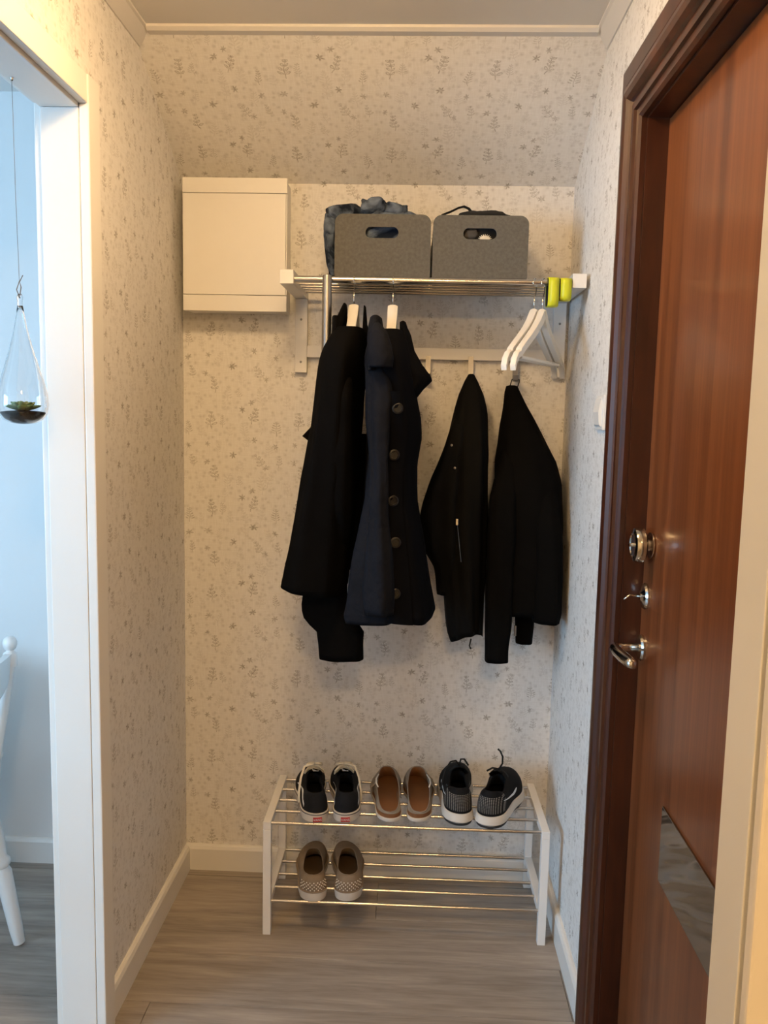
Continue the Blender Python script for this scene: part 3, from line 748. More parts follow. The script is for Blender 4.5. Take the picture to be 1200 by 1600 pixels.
# --- long black coat
def pinch(v):
    # the tube hangs clear behind the front shoulder
    if v.y > -.352 and v.z > 1.40 and v.x < .485:
        k = min(1, (v.z - 1.40) / .06); v = Vector((v.x + (.485 - v.x) * k, v.y, v.z))
    return v
c1 = thing('black_coat', (.53, -.29, .99), 'long black coat on the leftmost hanger beside the grey tube', 'coat')
body1 = Loft([(1.672, .490, .566, -.283, .145), (1.652, .478, .567, -.283, .182), (1.615, .462, .567, -.283, .225), (1.585, .454, .566, -.283, .233), (1.550, .449, .563, -.287, .228), (1.518, .445, .558, -.289, .222), (1.425, .432, .553, -.287, .215), (1.331, .416, .550, -.287, .20), (1.262, .402, .547, -.285, .19), (1.139, .378, .540, -.28, .18), (1.060, .364, .532, -.28, .18), (1.0, .353, .524, -.28, .18)], 4, .05, 1.0, mod=pinch, hemslope=.15, crease=.004, open_top=True, power=.70)
body1.mesh().build('coat_body', BLACKC, c1, True)
Loft([(1.40, .44, .575, -.058, .012), (1.33, .42, .60, -.058, .014), (1.20, .41, .60, -.062, .015), (1.08, .40, .60, -.065, .016), (1.0, .40, .585, -.065, .016)], 3, .05, .9, nz=24, n=40, crease=.002).mesh().build('back_panel', BLACKC, c1, True)
sl1 = Loft([(1.545, .50, .545, -.45, .05), (1.50, .498, .550, -.452, .055), (1.371, .485, .550, -.44, .056), (1.208, .456, .545, -.41, .05), (1.10, .434, .535, -.365, .040), (1.041, .420, .528, -.342, .036), (.955, .408, .528, -.34, .036), (.925, .410, .532, -.34, .036), (.905, .424, .560, -.34, .035), (.884, .450, .579, -.34, .035), (.846, .457, .578, -.34, .034), (.808, .461, .578, -.34, .034)], 3, .05, 2.2, n=48, crease=.004)
sl1.mesh().build('sleeve', BLACKC, c1, True)
Loft([(1.742, .505, .512, -.285, .030), (1.730, .501, .513, -.29, .045), (1.705, .493, .513, -.295, .075), (1.68, .486, .512, -.30, .10), (1.65, .480, .511, -.30, .12)], 2, .04, .4, nz=16, n=40, crease=.0015).mesh().build('collar', BLACKC, c1, True)
Loft([(1.738, .5575, .5615, -.275, .030), (1.715, .5575, .5640, -.28, .045), (1.69, .5575, .5660, -.283, .06), (1.665, .5580, .5675, -.285, .07), (1.64, .5585, .5675, -.287, .08)], 2, .04, 1.4, nz=16, n=40, crease=.001).mesh().build('collar', BLACKC, c1, True)
b = MB(); b.prism([(.440, -.295, 1.440), (.400, -.295, 1.397), (.428, -.295, 1.376), (.460, -.295, 1.376), (.460, -.295, 1.44)], (0, .014, 0)); b.build('pocket_flap', BLACKC, c1)
b = MB(); b.tube([(.5290, -.392, 1.090), (.5270, -.391, 1.068), (.5260, -.390, 1.058)], .0008, 6); b.build('zip', DULL, c1)
b = MB(); b.bbox(.5225, .5285, -.3935, -.389, 1.046, 1.057, .0008); b.tube([(.5245, -.391, 1.047), (.521, -.392, 1.031)], .0013, 6); b.build('zip_puller', STEEL, c1)

# --- navy coat with hood
c2 = thing('navy_coat', (.64, -.29, .92), 'navy hooded coat with large dark buttons on the second hanger', 'coat')
body2 = Loft([(1.668, .604, .668, -.283, .145), (1.638, .592, .682, -.283, .20), (1.600, .586, .690, -.283, .237), (1.571, .583, .694, -.284, .243), (1.540, .580, .699, -.286, .240), (1.504, .578, .703, -.29, .232), (1.453, .576, .715, -.292, .22), (1.402, .575, .718, -.294, .205), (1.334, .573, .708, -.296, .195), (1.231, .570, .710, -.298, .185), (1.109, .562, .735, -.30, .18), (1.020, .556, .750, -.30, .18), (.945, .550, .764, -.30, .18)], 4, .05, 3.3, hem=.010, crease=.004, open_top=True)
bo2 = body2.mesh().build('coat_body', NAVY_SHADE, c2, True)
sl2 = Loft([(1.63, .583, .606, -.43, .045), (1.600, .580, .609, -.455, .053), (1.575, .579, .612, -.468, .056), (1.560, .579, .634, -.472, .056), (1.535, .578, .644, -.475, .055), (1.501, .578, .646, -.475, .054), (1.438, .580, .641, -.478, .052), (1.406, .584, .639, -.478, .050), (1.311, .590, .642, -.478, .046), (1.215, .594, .643, -.475, .044), (1.133, .587, .652, -.475, .046), (1.051, .579, .657, -.475, .046), (.993, .577, .660, -.475, .046), (.968, .582, .660, -.475, .044)], 3, .13, 4.1, crease=.007, n=56)
so2 = sl2.mesh().build('sleeve', NAVY, c2, True)
fr2 = Loft([(1.36, .585, .630, -.42, .03), (1.25, .578, .640, -.435, .036), (1.15, .562, .640, -.447, .040), (1.06, .546, .645, -.452, .040), (.99, .536, .650, -.455, .040), (.955, .530, .655, -.456, .040), (.938, .536, .650, -.456, .038)], 3, .06, 1.7, crease=.004, n=48)
fr2.mesh().build('front_panel', NAVY, c2, True)
hood = Loft([(1.702, .588, .600, -.385, .022), (1.697, .583, .606, -.39, .042), (1.678, .579, .610, -.40, .06), (1.645, .577, .615, -.415, .075), (1.61, .577, .615, -.43, .085), (1.585, .577, .615, -.437, .090), (1.560, .581, .615, -.44, .088)], 3, .10, 5.5, crease=.005, nz=28, n=56)
hood.mesh().build('hood', NAVY, c2, True)
Loft([(1.668, .598, .612, -.528, .012), (1.650, .587, .628, -.530, .026), (1.618, .583, .639, -.532, .031), (1.588, .585, .645, -.533, .031), (1.566, .590, .643, -.533, .026)], 2, .06, 3.1, nz=20, n=40, crease=.003).mesh().build('hood_edge', NAVY, c2, True)
col2 = Loft([(1.695, .655, .668, -.33, .03), (1.66, .655, .682, -.345, .05), (1.62, .655, .692, -.36, .06), (1.585, .645, .708, -.37, .065), (1.558, .640, .732, -.375, .055), (1.545, .640, .735, -.375, .05), (1.52, .635, .715, -.38, .05), (1.50, .625, .700, -.38, .05)], 3, .1, 6.6, crease=.008, nz=26, n=48)
col2.mesh().build('collar', NAVY_SHADE, c2, True)
# front placket
R = []
for i in range(30):
    z = 1.515 - (1.515 - .945) * i / 29
    ring = []
    for k in range(7):
        a = math.radians(-101 + 34 * k / 6); p, n = body2.surf(z, a); ring.append(p + n * (.004 + .008 * math.sin(PI * k / 6)))
    R.append(ring)
b = MB(); b.rings(R, False); b.rings([[Vector(p) + Vector((0, .012, 0)) for p in r] for r in R], False); b.build('placket', NAVY_SHADE, c2, True)
for z, a in ((1.474, -82), (1.362, -87), (1.250, -86), (1.147, -85), (1.020, -88)):
    p, n = body2.surf(z, math.radians(a)); n = (n + Vector((0, -1.0, .1))).normalized()
    disc(p + n * .010, n, .0135, .004, BLKPL, 'button', c2, True)

# --- black shell jacket on the middle hook
c3 = thing('black_jacket', (.86, -.12, .81), 'black zipped jacket hanging by its collar from the bare middle hook', 'jacket')
body3 = Loft([(1.578, .848, .866, -.066, .009), (1.560, .838, .875, -.074, .016), (1.522, .822, .890, -.082, .030), (1.477, .810, .901, -.08, .05), (1.404, .797, .908, -.095, .07), (1.348, .785, .911, -.10, .08), (1.255, .775, .911, -.11, .09), (1.180, .772, .911, -.11, .095), (1.086, .776, .911, -.11, .095), (1.030, .782, .911, -.11, .095), (.955, .793, .911, -.11, .095), (.890, .800, .911, -.11, .095), (.850, .806, .911, -.11, .09), (.828, .815, .911, -.11, .085)], 5, .10, .7, crease=.004, hem=.014)
bo3 = body3.mesh().build('jacket_body', BLACKN, c3, True)
sl3 = Loft([(1.47, .818, .845, -.09, .02), (1.42, .800, .845, -.11, .035), (1.36, .779, .842, -.13, .045), (1.255, .742, .838, -.145, .05), (1.180, .728, .836, -.145, .052), (1.13, .728, .835, -.145, .052), (1.086, .735, .834, -.145, .05), (1.030, .762, .832, -.145, .045), (.975, .770, .822, -.145, .036), (.950, .774, .815, -.145, .032)], 3, .12, 2.9, crease=.01, n=48)
sl3.mesh().build('sleeve', BLACKN, c3, True)
b = MB(); b.tube([(.848, -.066, 1.566), (.8462, -.054, 1.5675), (.8462, -.040, 1.5685), (.849, -.0335, 1.569), (.857, -.0330, 1.569), (.865, -.0335, 1.569), (.8678, -.040, 1.5685), (.8678, -.054, 1.5675), (.866, -.066, 1.566)], .0018, 8); b.build('hanger_loop', BLKBAND, c3, True)
b = MB(); pts = []
for k in range(12):
    z = 1.165 - .11 * k / 11; p, n = body3.surf(z, math.radians(-128 + 1.2 * k)); pts.append(Vector((.822 + .0013 * k, -.208, z)))
b.tube(pts, .0008, 6); b.build('zip', DULL, c3)
b = MB(); b.bbox(.818, .825, -.213, -.206, 1.158, 1.176, .001); b.build('zip_puller', STEEL, c3)
for (x_, z_) in ((.801, 1.378), (.812, 1.315)):
    disc((x_, -.188, z_), (-.3, -1, .1), .0035, .002, DULL, 'snap_button', c3)
b = MB(); b.tube([(.872, -.20, .835), (.868, -.203, .815), (.872, -.204, .806)], .0025, 6); b.build('drawcord', BLKBAND, c3)

# --- plain black softshell on the right hook
c4 = thing('black_softshell_jacket', (1.03, -.12, .80), 'plain black jacket hanging by a loop from the rightmost hook', 'jacket')
body4 = Loft([(1.548, .960, .992, -.06, .014), (1.532, .955, .999, -.066, .024), (1.480, .948, 1.024, -.08, .045), (1.407, .939, 1.064, -.095, .065), (1.333, .931, 1.103, -.105, .08), (1.278, .930, 1.116, -.11, .09), (1.185, .930, 1.122, -.115, .095), (1.05, .931, 1.126, -.12, .1), (.92, .932, 1.128, -.12, .1), (.895, .935, 1.126, -.12, .098)], 4, .05, 1.9, crease=.004, hem=.01)
bo4 = body4.mesh().build('jacket_body', BLACKS, c4, True)
for rows, sd in (([(1.40, .955, .975, -.10, .02), (1.33, .940, .982, -.15, .03), (1.24, .910, .985, -.195, .034), (1.15, .908, .986, -.203, .034), (.95, .908, .984, -.205, .034), (.85, .910, .980, -.20, .033), (.81, .911, .978, -.195, .033), (.772, .912, .979, -.195, .032)], 1.2),
                 ([(1.1, 1.00, 1.07, -.11, .03), (.90, 1.00, 1.062, -.11, .038), (.82, 1.005, 1.056, -.11, .034), (.805, 1.006, 1.056, -.11, .033)], 2.6),
                 ([(1.42, 1.03, 1.045, -.09, .02), (1.30, 1.035, 1.09, -.135, .035), (1.15, 1.035, 1.115, -.185, .045), (1.0, 1.035, 1.122, -.19, .048), (.91, 1.035, 1.122, -.19, .046), (.888, 1.045, 1.118, -.19, .044)], 3.4)):
    Loft(rows, 3, .07, sd, crease=.005, n=48).mesh().build('sleeve', BLACKS, c4, True)
b = MB(); b.tube([(.968, -.06, 1.542), (.9735, -.052, 1.560), (.9765, -.042, 1.5675), (.979, -.0335, 1.5690), (.987, -.0330, 1.5690), (.995, -.0335, 1.5690), (.9975, -.042, 1.5675), (.9965, -.052, 1.560), (.990, -.06, 1.542)], .0015, 8); b.build('hanger_loop', BLKBAND, c4, True)
b = MB(); b.bbox(1.000, 1.006, -.14, -.13, .83, .86, .001); b.build('care_tag', DULL, c4)

# ------------------------------------------------------------------ shoe rack
rx, ry, ang, RW, RD, RH = .3069, -.331, .0082, .79, .305, .333
rk = thing('shoe_rack', (rx + RW / 2, ry + RD / 2, 0), 'white shoe rack with two levels of steel bars on the floor', 'shoe rack')
def RP(u, v, z): return (rx + math.cos(ang) * u - math.sin(ang) * v, ry + math.sin(ang) * u + math.cos(ang) * v, z)
def rbox(name, u0, u1, v0, v1, z0, z1, m_, par, r=.0015):
    b = MB(); b.bbox(u0, u1, v0, v1, z0, z1, r); b.v = [RP(*p) for p in b.v]; return b.build(name, m_, par)
for u0 in (0, RW - .022):
    s_ = u0 > 0
    rbox('leg', u0, u0 + .022, 0, .022, 0, RH - .0225, LACQ, rk); rbox('leg', u0, u0 + .022, RD - .022, RD, 0, RH - .0225, LACQ, rk)
    rbox('top_rail', u0, u0 + .022, 0, RD, RH - .022, RH, LACQ, rk)
    rbox('lower_rail', u0, u0 + .022, .0222, RD - .0222, .082, .104, LACQ, rk)
for z in (RH - .0085, .0945):
    for k in range(5):
        v = .014 + k * (RD - .028) / 4
        b = MB(); b.cyl(RP(.012, v, z), RP(RW - .012, v, z), .0046, 14); b.build('bar', CHROME, rk, True, angle=40)
TOPZ, LOWZ = RH - .0085 + .0046, .0945 + .0046

# ------------------------------------------------------------------ shoes
def pw(tab, t):
    for (a, u), (b_, v) in zip(tab, tab[1:]):
        if a <= t <= b_:
            k = (t - a) / (b_ - a); k = k * k * (3 - 2 * k); return u + (v - u) * k
    return tab[-1][1] if t > tab[-1][0] else tab[0][1]
class Shoe:
    def __init__(s, name, x, y, z, yaw, side, L, heel, ball, label, group):
        s.x, s.y, s.z, s.yaw, s.side, s.L, s.heel, s.ball = x, y, z, yaw, side, L, heel, ball
        s.root = thing(name, (x, y, z), label, 'shoe', group); s.n = 56
        s.root.rotation_euler = (0, 0, yaw)
    def part(s, b, name, m_, parent=None, **k):
        o = b.build(name, m_, None, **k); o.parent = parent or s.root; return o
    def hw(s, t):
        w = pw([(0, s.heel), (.15, s.heel), (.42, s.heel * .93), (.70, s.ball), (1, s.ball * .8)], t) / 2
        if t < .17: w *= math.sqrt(max(0, 1 - ((.17 - t) / .17) ** 2.2))
        if t > .70: w *= max(0, 1 - ((t - .70) / .30) ** 2.4) ** .5
        return w
    def O(s, a, grow=0.0):
        t = (1 - math.cos(a)) / 2; sg = 1 if math.sin(a) >= 0 else -1
        c = s.side * (.010 * math.sin(PI * t) - .012 * max(0, t - .55))
        d = Vector((c + sg * s.hw(t), t * s.L, 0))
        if grow:
            q = Vector((d.x - c, (t - .5) * s.L * .35, 0)); q = q.normalized() if q.length > 1e-6 else Vector((0, math.copysign(1, t - .5), 0))
            d += q * grow
        return d
    def ring(s, z, grow=0.0, lift=None):
        R = []
        for j in range(s.n):
            p = s.O(2 * PI * (j + .5) / s.n, grow); R.append(Vector((p.x, p.y, z + (lift(p.y / s.L) if lift else 0))))
        return R
    def sole(s, layers, name, m_, parent=None, lift=None):
        b = MB(); b.rings([s.ring(z, g, lift) for z, g in layers], True, True, True); return s.part(b, name, m_, parent, smooth=True, angle=45)
    def opening(s, o):
        """o: y0, y1, half width, z heel, z side, z front"""
        R = []
        for j in range(s.n):
            a = 2 * PI * (j + .5) / s.n; t = (1 - math.cos(a)) / 2; sn = math.sin(a)
            y = s.L * (o[0] + (o[1] - o[0]) * t); x = o[2] * math.copysign(abs(sn) ** .75, sn) * (1 - .12 * t) + s.side * .004
            z = pw([(0, o[3]), (.5, o[4]), (1, o[5])], t); R.append(Vector((x, y, z)))
        return R
    def upper(s, z0, o, m_, lining, insole, g0=-.002, bulge=.004, inz=None, thick=.004, gp=2.0, hp=1.7, rim=None):
        B = s.ring(z0, g0); T = s.opening(o); R = []
        mrow = 12
        for i in range(mrow + 1):
            q = i / mrow; r = []
            for j in range(s.n):
                p0, p1 = B[j], T[j]
                far = min(1, (p1.xy - p0.xy).length / .05)
                g = q ** (1.15 + (gp - 1.15) * far); h = 1 - (1 - q) ** (1.1 + (hp - 1.1) * far)
                out = Vector((p0.x, (p0.y - s.L * .5) * .4, 0)); out = out.normalized() if out.length > 1e-6 else Vector((0, -1, 0))
                p = Vector((p0.x + (p1.x - p0.x) * g, p0.y + (p1.y - p0.y) * g, p0.z + (p1.z - p0.z) * h)) + out * bulge * math.sin(PI * q) * (1 - far * .6)
                r.append(p)
            R.append(r)
        s.B, s.T, s.R = B, T, R
        # rolled rim
        cx = sum((p for p in T), Vector()) / s.n
        inn = []
        for p in T:
            d = Vector((cx.x - p.x, (cx.y - p.y) * .6, 0)); d = d.normalized() * thick; inn.append(p + d)
        R2 = R + [[(a + b_) / 2 + Vector((0, 0, thick * .45)) for a, b_ in zip(T, inn)]]
        b = MB(); b.rings(R2, True); up = s.part(b, 'upper', m_, smooth=True)
        iz = inz if inz is not None else z0 + .006
        bot = [Vector((p.x * .86, s.L * .5 + (p.y - s.L * .5) * .93, iz)) for p in s.ring(0)]
        # only the part of the insole the foot opening shows is needed, but the footbed runs to the toe
        R3 = [[(a + b_) / 2 + Vector((0, 0, thick * .45)) for a, b_ in zip(T, inn)], inn]
        b = MB()
        mid = []
        for p, q in zip(inn, bot):
            mid.append(Vector((p.x + (q.x - p.x) * .5, p.y + (min(q.y, p.y + .05) - p.y) * .3, p.z + (q.z - p.z) * .55)))
        R3 += [mid, bot]
        b.rings(R3, True); li = s.part(b, 'lining', lining, smooth=True)
        b = MB(); b.rings([[p + Vector((0, 0, .0005)) for p in bot], [Vector((p.x * .5, s.L * .5 + (p.y - s.L * .5) * .6, iz + .0005)) for p in bot]], True, False, True); s.part(b, 'insole', insole, smooth=True)
        if rim:
            b = MB(); b.tube([p + Vector((0, 0, .001)) for p in R2[-1]] + [R2[-1][0]], .0016, 6, False); s.part(b, 'rim_binding', rim, up, smooth=True)
        return up
    def surf(s, a, q):
        """point on the upper at outline angle a (0 heel, pi toe, >0 outer x+) and height fraction q"""
        j = (a / (2 * PI) * s.n - .5) % s.n; j0 = int(j) % s.n; j1 = (j0 + 1) % s.n; f = j - int(j)
        i = q * (len(s.R) - 1); i0 = min(int(i), len(s.R) - 2); g = i - i0
        p = (s.R[i0][j0] * (1 - f) + s.R[i0][j1] * f) * (1 - g) + (s.R[i0 + 1][j0] * (1 - f) + s.R[i0 + 1][j1] * f) * g
        e = s.R[i0 + 1][j0] - s.R[i0][j0]; d = s.R[i0][j1] - s.R[i0][j0]
        n = d.cross(e)
        n = n.normalized() if n.length > 1e-9 else Vector((0, 0, 1))
        ctr = Vector((0, s.L * .45, s.z * 0 + p.z * .5))
        if n.dot(p - ctr) < 0: n = -n
        return p, n
    def patch(s, outline, name, m_, parent=None, off=.0012):
        """flat print laid on the upper: outline = list of (angle, height), fanned in strips top/bottom pairs"""
        b = MB(); R = []
        for (a0, q0), (a1, q1) in outline:
            r = []
            for k in range(4):
                f = k / 3; p, n = s.surf(a0 + (a1 - a0) * f, q0 + (q1 - q0) * f); r.append(p + n * off)
            R.append(r)
        b.rings(R, False); return s.part(b, name, m_, parent, smooth=True)

def skate_shoe(x, y, yaw, side, label):
    s = Shoe('skate_shoe', x, y, TOPZ, yaw, side, .268, .075, .092, label, 'black skate shoes')
    so = s.sole([(0, -.004), (.001, 0), (.020, .002), (.026, .002), (.027, -.004)], 'sole', RUBW)
    s.sole([(.0215, .0024), (.0218, .003), (.0232, .003), (.0235, .0024)], 'foxing_stripe', RUBD, so)
    up = s.upper(.024, (.035, .50, .028, .078, .066, .084), CANVB, SUEDEB, SUEDEB, bulge=.004, thick=.007)
    # red heel tab with lettering
    b = MB(); yb = -.0040
    b.add([(-.0125, yb, .0035), (.0125, yb, .0035), (.0125, yb, .0155), (-.0125, yb, .0155), (-.0125, .006, .0035), (.0125, .006, .0035), (.0125, .006, .0155), (-.0125, .006, .0155)], [(0, 1, 2, 3), (0, 4, 5, 1), (3, 2, 6, 7), (0, 3, 7, 4), (1, 5, 6, 2)])
    ht = s.part(b, 'heel_tab', REDT)
    cu = bpy.data.curves.new('lettering', 'FONT'); cu.body = 'VANS'; cu.size = .0095; cu.align_x = 'CENTER'; cu.align_y = 'CENTER'; cu.extrude = .0001
    to = bpy.data.objects.new('lettering_curve', cu); COL.objects.link(to)
    me = bpy.data.meshes.new_from_object(to.evaluated_get(bpy.context.evaluated_depsgraph_get())); bpy.data.objects.remove(to)
    lo = bpy.data.objects.new('lettering', me); COL.objects.link(lo); me.materials.clear(); me.materials.append(SWOOSH); lo.parent = ht
    lo.location = (0, yb - .0003, .0095); lo.rotation_euler = (PI / 2, 0, 0)
    # white side stripe
    for sg in (1, -1):
        ol = []
        for k in range(9):
            t = k / 8; a = .62 + t * 1.15; q = .18 + .50 * math.sin(t * PI * .8) * (1 if t < .5 else 1); 
            a_ = a if sg > 0 else 2 * PI - a
            ol.append(((a_, q), (a_, q + .16)))
        s.patch(ol, 'side_stripe', SWOOSH, up)
    # tongue and laces
    b = MB(); R = []
    for k in range(8):
        t = k / 7; yy = .088 + .09 * t; zz = .114 - .036 * t - .016 * t * t; w = .024 - .004 * t
        R.append([(-w, yy, zz - .012), (-w * .6, yy, zz - .001), (0, yy, zz + .003), (w * .6, yy, zz - .001), (w, yy, zz - .012)])
    b.rings(R, False); b.rings([[(p[0], p[1] + .004, p[2] - .004) for p in r] for r in R], False); tg = s.part(b, 'tongue', CANVB, smooth=True)
    b = MB(); b.add([(-.010, .0945, .116), (.010, .0945, .107), (.011, .0945, .1105), (-.006, .0945, .1075)], [(0, 1, 2, 3)]); s.part(b, 'tongue_label', SWOOSH, tg)
    lc_ = MB()
    for k in range(4):
        yy = .125 + .017 * k; zz = .109 - .012 * k
        lc_.tube([(-.028, yy - .004, zz - .014), (-.014, yy, zz + .001), (0, yy + .003, zz + .005), (.014, yy, zz + .001), (.028, yy - .004, zz - .014)], .0050, 6, flat=.45)
    sg = -1 if side < 0 else 1
    lc_.tube([(0, .125, .118), (sg * .014, .118, .118), (sg * .030, .110, .116), (sg * .041, .095, .090), (sg * .047, .08, .055), (sg * .048, .066, .030)], .0048, 6, flat=.5)
    lc_.tube([(0, .125, .118), (-sg * .012, .120, .120), (-sg * .022, .124, .116), (-sg * .014, .130, .114), (0, .125, .116)], .0048, 6, flat=.5)
    lc_.tube([(0, .125, .118), (sg * .010, .112, .121), (sg * .024, .112, .119), (sg * .018, .124, .118), (0, .126, .118)], .0048, 6, flat=.5)
    s.part(lc_, 'laces', LACEW, smooth=True)
skate_shoe(.456, -.315, .20, -1, 'black skate shoe with white laces, left of its pair on the rack')
skate_shoe(.533, -.308, .12, 1, 'black skate shoe with white laces, beside the grey mules')

def mule(x, y, yaw, side, label):
    s = Shoe('mule', x, y, TOPZ, yaw, side, .255, .069, .090, label, 'grey mules with tan insoles')
    s.sole([(0, -.004), (.001, 0), (.010, .003), (.012, .002)], 'sole', RUBW)
    s.sole([(.0121, -.001), (.022, .0), (.024, -.002)], 'footbed', CORK)
    up = s.upper(.024, (.012, .86, .0355, .0262, .050, .066), GREYL, TAN, TAN, g0=-.001, bulge=.003, inz=.026, thick=.003, rim=GREYL)
    sg = side
    b = MB()
    for k in range(4):
        b.tube([(sg * .036, .13 + .014 * k, .060), (sg * .046, .125 + .014 * k, .052), (sg * .054, .118 + .013 * k, .046 - .004 * k), (sg * .050, .112 + .012 * k, .034)], .003, 6, flat=.5)
    s.part(b, 'tassels', GREYL, up, smooth=True)
    b = MB(); b.tube([(sg * .034, .100, .058), (sg * .039, .12, .060), (sg * .038, .145, .062), (sg * .030, .17, .064)], .0022, 6); s.part(b, 'silver_cord', STUD, up, smooth=True)
mule(.660, -.297, .08, -1, 'grey open mule with tan insole, left of its pair')
mule(.735, -.291, .03, 1, 'grey open mule with tan insole, beside the running shoes')

def runner(x, y, yaw, side, label):
    s = Shoe('running_shoe', x, y, TOPZ, yaw, side, .285, .080, .100, label, 'black running shoes')
    lift = lambda t: .010 * max(0, (t - .6) / .4) ** 2
    s.sole([(0, -.006), (.001, -.001), (.007, .001), (.008, -.002)], 'outsole', RUBD, lift=lift)
    s.sole([(.0082, .0), (.014, .006), (.024, .004), (.034, .001), (.036, -.004)], 'midsole', RUBW, lift=lambda t: lift(t) - .010 * min(1, max(0, (t - .25) / .4)) * 0)
    up = s.upper(.033, (.045, .50, .031, .100, .080, .100), KNIT, MESHB, MESHB, bulge=.005, thick=.008)
    for sg in (1, -1):
        ol = []
        for k in range(13):
            t = k / 12; a = .80 + .95 * t; a_ = a if sg > 0 else 2 * PI - a
            mid = .62 - .42 * math.sin(t * PI * .62) + .20 * max(0, t - .6) ** 1; w = .02 + .20 * t ** 1.3 * (1 if t < .8 else (1 - t) / .2 * .9 + .1)
            mid = .55 - .25 * t + (.9 * (t - .72) ** 1.0 if t > .72 else 0)
            ol.append(((a_, mid - w / 2), (a_, mid + w / 2)))
        s.patch(ol, 'side_emblem', SWOOSH, up, .0018)
    b = MB(); R = []
    for k in range(8):
        t = k / 7; yy = .105 + .085 * t; zz = .122 - .034 * t - .014 * t * t; w = .024 - .004 * t
        R.append([(-w, yy, zz - .012), (-w * .6, yy, zz - .001), (0, yy, zz + .003), (w * .6, yy, zz - .001), (w, yy, zz - .012)])
    b.rings(R, False); b.rings([[(p[0], p[1] + .004, p[2] - .005) for p in r] for r in R], False); s.part(b, 'tongue', MESHB, smooth=True)
    b = MB()
    for k in range(4):
        yy = .132 + .017 * k; zz = .115 - .010 * k
        b.tube([(-.028, yy - .004, zz - .014), (-.014, yy, zz + .001), (0, yy + .003, zz + .005), (.014, yy, zz + .001), (.028, yy - .004, zz - .014)], .003, 6, flat=.6)
    if side < 0:
        b.tube([(0, .13, .120), (-.010, .125, .136), (-.026, .112, .138), (-.042, .09, .122), (-.050, .07, .098), (-.055, .05, .080)], .0027, 6)
        b.tube([(0, .13, .120), (.004, .128, .140), (.014, .124, .142), (.026, .118, .126)], .0027, 6)
    else:
        b.tube([(0, .13, .120), (.010, .128, .140), (.010, .128, .160), (.003, .126, .176), (-.004, .125, .182)], .0027, 6)
        b.tube([(0, .13, .120), (-.016, .118, .126), (-.030, .108, .118)], .0027, 6)
    s.part(b, 'laces', BLKBAND, smooth=True)
runner(.852, -.304, .0, -1, 'black running shoe with white sole, pointing straight to the wall')
runner(.920, -.312, -.36, 1, 'black running shoe with white sole, turned towards the right wall')

def slip_on(x, y, yaw, side, label):
    s = Shoe('slip_on_shoe', x, y, LOWZ, yaw, side, .245, .076, .090, label, 'taupe slip-on shoes')
    so = s.sole([(0, -.004), (.001, 0), (.016, .003), (.026, .003), (.028, -.002)], 'sole', RUBW)
    s.sole([(.0262, .0032), (.0266, .0042), (.0280, .0042), (.0284, .003)], 'foxing_stripe', TAUPE, so)
    up = s.upper(.026, (.055, .60, .033, .068, .058, .078), TAUPE, TAUPEL, TAUPEL, bulge=.005, thick=.004, rim=TAUPE)
    b = MB()
    for r_ in range(5):
        for k in range(-4, 5):
            a = (k * .17 + (.085 if r_ % 2 else 0)) % (2 * PI); q = .12 + .11 * r_
            p, n = s.surf(a, q); b.sphere(p, .0018, 6)
    st = s.part(b, 'studs', STUD, up, smooth=True); st['kind'] = 'stuff'
slip_on(.451, -.322, .12, -1, 'taupe studded slip-on shoe, left one on the lower level')
slip_on(.542, -.314, .11, 1, 'taupe studded slip-on shoe, right one on the lower level')

# ------------------------------------------------------------------ hanging glass terrarium
tx, ty = -.062, -.90
tr = thing('hanging_terrarium', (tx, ty, 1.43), 'teardrop glass terrarium with a succulent hanging in the doorway', 'terrarium')
prof = [(.0005, 1.424), (.022, 1.426), (.036, 1.433), (.044, 1.444), (.0475, 1.462), (.046, 1.482), (.041, 1.505), (.033, 1.530), (.024, 1.560), (.016, 1.590), (.011, 1.615), (.0075, 1.635), (.005, 1.650), (.0045, 1.660), (.006, 1.665), (.0035, 1.672)]
b = MB(); b.lathe(prof, (tx, ty, 0), 'Z', 40, closed_ends=True)
inn = [(max(r - .0016, .0003), z + (.0016 if r > .02 and z < 1.45 else 0)) for r, z in prof[:-3]]
b.lathe(inn, (tx, ty, 0), 'Z', 40, closed_ends=True); tgm = b.build('glass_bulb', GLASS, tr, True)
me = tgm.data
# inner skin faces inwards
bm = bmesh.new(); bm.from_mesh(me); bm.faces.ensure_lookup_table()
nf = (len(prof) - 1) * 40 + 2
bmesh.ops.reverse_faces(bm, faces=[f for f in bm.faces if f.index >= nf and (Vector((f.calc_center_median().x - tx, f.calc_center_median().y - ty, 0)).dot(f.normal) > 0)]); bm.to_mesh(me); bm.free()
b = MB(); b.lathe([(.002, 1.4275), (.020, 1.4285), (.034, 1.435), (.041, 1.4445), (.041, 1.447), (.030, 1.449), (.015, 1.450), (.001, 1.451)], (tx, ty, 0), 'Z', 28); b.build('soil', SOIL, tr, True)
b = MB()
for ring_, (cnt, ln, el) in enumerate(((10, .038, .45), (8, .032, .8), (5, .026, 1.2))):
    for k in range(cnt):
        a = 2 * PI * k / cnt + ring_ * .4; d = Vector((math.cos(a) * math.cos(el), math.sin(a) * math.cos(el), math.sin(el))); base = Vector((tx, ty, 1.448))
        b.tube([base + d * ln * t + Vector((0, 0, -.004 * t * t)) for t in (.1, .4, .7, .9, 1.0)], [.004, .007, .008, .005, .0006], 7, flat=.45)
b.build('succulent', LEAF, tr, True)
b = MB(); b.tube([(tx, ty, 1.664), (tx - .006, ty, 1.680), (tx, ty, 1.696), (tx + .003, ty, 1.685), (tx, ty, 1.668)], .0009, 6)
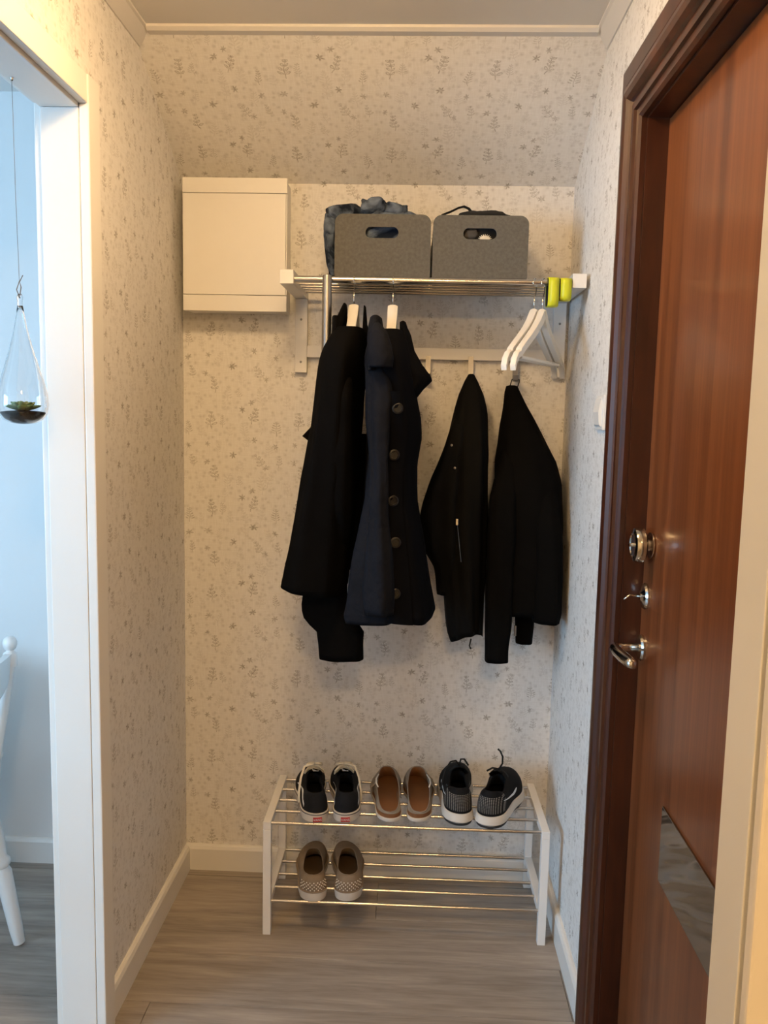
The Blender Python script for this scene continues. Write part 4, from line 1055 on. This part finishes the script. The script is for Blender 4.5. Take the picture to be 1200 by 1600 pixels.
b.tube([(tx, ty, 1.694), (tx + .007, ty, 1.707)], .0008, 6); b.tube([(tx, ty, 1.694), (tx - .0025, ty, 1.85), (tx - .0035, ty, 2.064)], .00045, 6); b.build('string', CORD, tr)
b = MB(); b.lathe([(.004, 2.0645), (.003, 2.061), (.001, 2.059)], (tx - .0035, ty, 0), 'Z', 10); b.build('ceiling_hook', STEEL, tr)

# ------------------------------------------------------------------ kitchen chair and table
ch = thing('kitchen_chair', (-.56, -.62, 0), 'white turned wooden chair in the kitchen beyond the doorway', 'chair')
def turned(b, p0, p1, prof):
    p0, p1 = Vector(p0), Vector(p1); b.tube([p0 + (p1 - p0) * t for t, r in prof], [r for t, r in prof], 14)
sx, sy0, sy1 = -.42, -.43, -.83
for yy, dy in ((sy0, .012), (sy1, -.012)):
    b = MB(); turned(b, (sx + .02, yy, .45), (-.338, yy - .012 if yy == sy0 else yy + .012, .80), [(0, .014), (.1, .017), (.25, .013), (.27, .017), (.30, .013), (.7, .016), (1, .017)])
    pst = b.build('back_post', LACQ, ch, True, angle=50)
    b = MB(); cx_, cy_ = -.334, (yy - .012 if yy == sy0 else yy + .012)
    b.lathe([(.017, .79), (.018, .812), (.017, .824), (.010, .829), (.009, .832), (.014, .836), (.0175, .845), (.018, .853), (.015, .862), (.008, .868), (.001, .870)], (cx_, cy_, 0), 'Z', 18); b.build('finial', LACQ, pst, True, angle=50)
    b = MB(); turned(b, (sx, yy, .435), (-.346, yy + dy, .004), [(0, .015), (.1, .019), (.3, .023), (.42, .018), (.44, .025), (.47, .025), (.49, .017), (.52, .022), (.9, .018), (1, .015)]); b.build('leg', LACQ, ch, True, angle=50)
    b = MB(); turned(b, (-.76, yy * .96 - .02, .435), (-.82, yy + dy, .004), [(0, .015), (.1, .019), (.3, .023), (.42, .018), (.44, .025), (.47, .025), (.49, .017), (.52, .022), (.9, .018), (1, .015)]); b.build('leg', LACQ, ch, True, angle=50)
    b = MB(); turned(b, (-.385, yy + dy * .6, .17), (-.80, yy + dy * .6, .17), [(0, .009), (.5, .013), (1, .009)]); b.build('stretcher', LACQ, ch, True)
b = MB()
R = []
for k in range(13):
    t = k / 12; yy = sy0 - .02 + (sy1 - sy0 + .04) * t; cx_ = -.343 + .035 * math.sin(PI * t); hz_ = .045 + .022 * math.sin(PI * t)
    R.append([(cx_ - .009, yy, .795 - hz_ * .9), (cx_ + .009, yy, .795 - hz_ * .9), (cx_ + .017, yy, .80 + hz_ * .55), (cx_ - .001, yy, .80 + hz_ * .55)])
b.rings(R, True, True, True); b.build('top_rail', LACQ, ch, True, angle=40)
for k in range(5):
    t = (k + 1) / 6; yy = sy0 + (sy1 - sy0) * t
    b = MB(); turned(b, (sx + .02, yy, .45), (-.343 + .035 * math.sin(PI * t) - .012, yy, .77), [(0, .007), (.35, .010), (.4, .007), (1, .007)]); b.build('spindle', LACQ, ch, True)
b = MB(); R = []
def seat_loop(z, g):
    return [(-.60 + (.21 + g) * math.copysign(abs(math.cos(a)) ** .6, math.cos(a)), -.63 + (.215 + g) * math.copysign(abs(math.sin(a)) ** .6, math.sin(a)), z) for a in [2 * PI * k / 40 for k in range(40)]]
b.rings([seat_loop(.432, -.012), seat_loop(.438, -.002), seat_loop(.450, .002), seat_loop(.460, -.004), seat_loop(.462, -.02)], True, True, True); b.build('seat', LACQ, ch, True, angle=40)

tbk = thing('kitchen_shade_table', (-1.5, -.75, 0), 'white kitchen table out of view, added to shade the wall behind the white chair', 'table')  # unseen table, added to cast shade low on the kitchen wall
b = MB(); b.bbox(-2.35, -.66, -1.25, -.16, .70, .735, .004); b.build('table_top', LACQ, tbk)
for xx in (-2.27, -.74):
    for yy in (-1.17, -.24):
        b = MB(); b.bbox(xx - .03, xx + .03, yy - .03, yy + .03, 0.001, .70, .003); b.build('leg', LACQ, tbk)
